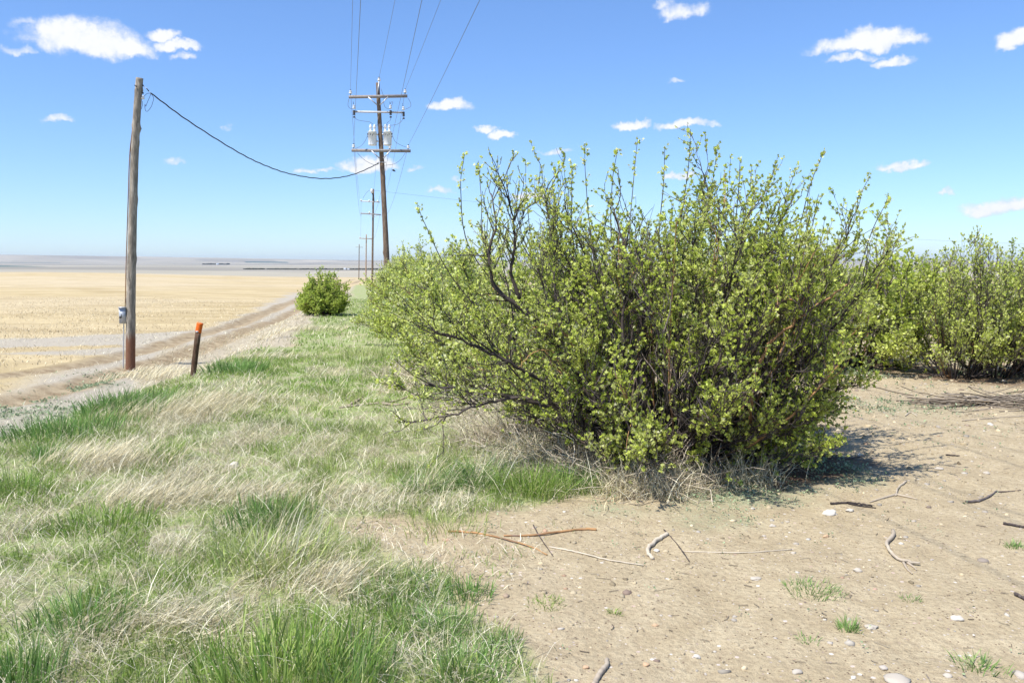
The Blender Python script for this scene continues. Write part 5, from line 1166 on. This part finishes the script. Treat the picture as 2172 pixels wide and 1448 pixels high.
# stones and dirt clods at the foot of the bare pole
for (px, py, w_) in ((282, 786, 7), (272, 787, 6), (291, 791, 6), (288, 787, 5)): stone(px, py, w_, 5, .5, {282: 'stone against the foot of the bare pole', 272: 'stone left of the foot of the bare pole', 291: 'outermost stone right of the bare pole', 288: 'small stone right against the bare pole'}[px], .7)

# ------------------------------------------------------------------ little wheels at the right edge
wc = G(2158, 793); ct = empty('hand_cart', wc, 'two small black wheels on a rusty axle, half out of view at the right edge', 'cart')
r_ = 12.5 * wc[1] / F_PX
def wheel(cx):
    b = MB(); ax = norm(np.array([1, .25, 0])); n_ = 28; a = np.linspace(0, 2 * pi, n_, endpoint=False); u_ = np.cross(ax, [0, 0, 1.]); u_ = norm(u_)
    ring = cx + r_ * .78 * (np.cos(a)[:, None] * u_ + np.sin(a)[:, None] * np.array([0, 0, 1.])); m_ = 10; aa = np.linspace(0, 2 * pi, m_, endpoint=False)
    rad = (ring - cx) / (r_ * .78); V = ring[:, None] + r_ * .24 * (np.cos(aa)[None, :, None] * rad[:, None] + 1.2 * np.sin(aa)[None, :, None] * ax)
    idx = np.arange(n_ * m_).reshape(n_, m_); q = np.stack([idx, np.roll(idx, -1, 1), np.roll(np.roll(idx, -1, 1), -1, 0), np.roll(idx, -1, 0)], -1).reshape(-1, 4); b.add(V, q)
    o = part(b, 'wheel', M_RUBBER, ct, True); b = MB(); b.lathe(cx, [(0, -.03), (r_ * .3, -.03), (r_ * .56, -.012), (r_ * .56, .012), (r_ * .3, .03), (0, .03)], 16, ax); part(b, 'rim', M_RUST, o)
w1 = wc + [0, 0, r_]; w2 = wc + [.23, .06, r_]; wheel(w1); wheel(w2)
b = MB(); b.tube(np.array([w1 - [.02, 0, 0], w2 + [.03, .01, 0]]), .013, 8); part(b, 'axle', M_RUST, ct)
b = MB(); b.bar(w1 + [.11, .03, 0], w1 + [.16, .6, .5], .03, .03); part(b, 'handle_bar', M_DARK, ct); b = MB(); b.bar(w1 + [.03, 0, r_ * 1.1], w2 + [.1, 0, r_ * 1.1], .03, .03); b.bar(w1 + [.11, .03, 0], w1 + [.12, .03, r_ * 1.1], .025, .025); part(b, 'frame', M_DARK, ct)

# ------------------------------------------------------------------ far away: shelterbelt and farm buildings
def farline(x0, x1, Y, h, label, n_=420):
    b = MB(); xs = np.sort(rng.uniform(x0, x1, n_)); P_ = np.array([at(x, 572, Y) for x in xs]); P_[:, 2] = H(P_[:, 0], P_[:, 1]); s = h * rng.uniform(.4, 1.1, n_)
    V = IV[None] * (s[:, None] * [1.6, 1.6, .6])[:, None] * (1 + .2 * rng.normal(0, 1, (n_, 12, 1))) + P_[:, None] + np.stack([0 * s, rng.normal(0, 8, n_), s * .5], -1)[:, None]
    T = (IF[None] + (np.arange(n_) * 12)[:, None, None]).reshape(-1, 3); b.add(V.reshape(-1, 3), None, T, np.repeat(np.stack([rng.uniform(0, .4, n_)] * 3, -1)[:, None], 12, 1).reshape(-1, 3)); tag(b.build('shelterbelt', M_FARTREE), label, 'trees', kind='stuff')
M_FARTREE = leafy('far_trees', [(0, (.03, .04, .03, 1)), (1, (.09, .10, .07, 1))], 0, .9, .1)
farline(520, 960, 1750, 2.3, 'thin dark line of distant trees across the plain', 520)
farline(430, 486, 6000, 9, 'faint clump of trees at the foot of the far hills', 40)
for (px, Y, wd, lb) in ((733, 1730, 5, 'tiny white farm building in the distant tree line'), (740, 1735, 4, 'tiny low farm shed right of the white distant building'), (463, 5900, 15, 'tiny white building at the foot of the far hills')):
    c_ = at(px, 575, Y); c_[2] = float(H(c_[0], c_[1])); t_ = empty('farm_building', c_, lb, 'building', 'distant farm buildings')
    b = MB(); b.box(c_ + [0, -wd, wd * .2], (wd, wd * .7, wd * .45)); part(b, 'wall', M_WHITE, t_)
    b = MB(); z0 = c_[2] + wd * .43; x0, y0 = c_[0], c_[1] - wd; hw = wd * .54; hd = wd * .4
    b.add([[x0 - hw, y0 - hd, z0], [x0 + hw, y0 - hd, z0], [x0 + hw, y0, z0 + wd * .22], [x0 - hw, y0, z0 + wd * .22], [x0 - hw, y0 + hd, z0], [x0 + hw, y0 + hd, z0]], [[0, 1, 2, 3], [3, 2, 5, 4], [0, 4, 5, 1]], [[0, 3, 4], [1, 5, 2]]); part(b, 'roof', M_TANK, t_)

# ------------------------------------------------------------------ the hazy air over the plain
m_h, nh, oh = mat_new('hazy_air'); pv = nh.n('ShaderNodeVolumePrincipled'); nh.set(pv, 'Color', (.80, .88, 1.0, 1)); nh.set(pv, 'Density', 4.0e-5); nh.set(pv, 'Anisotropy', .2); nh.set(oh, 1, pv.outputs[0])
b = MB(); b.box((0, 0, 60), (44000, 44000, 240)); hz = b.build('haze', m_h); tag(hz, kind='stuff')
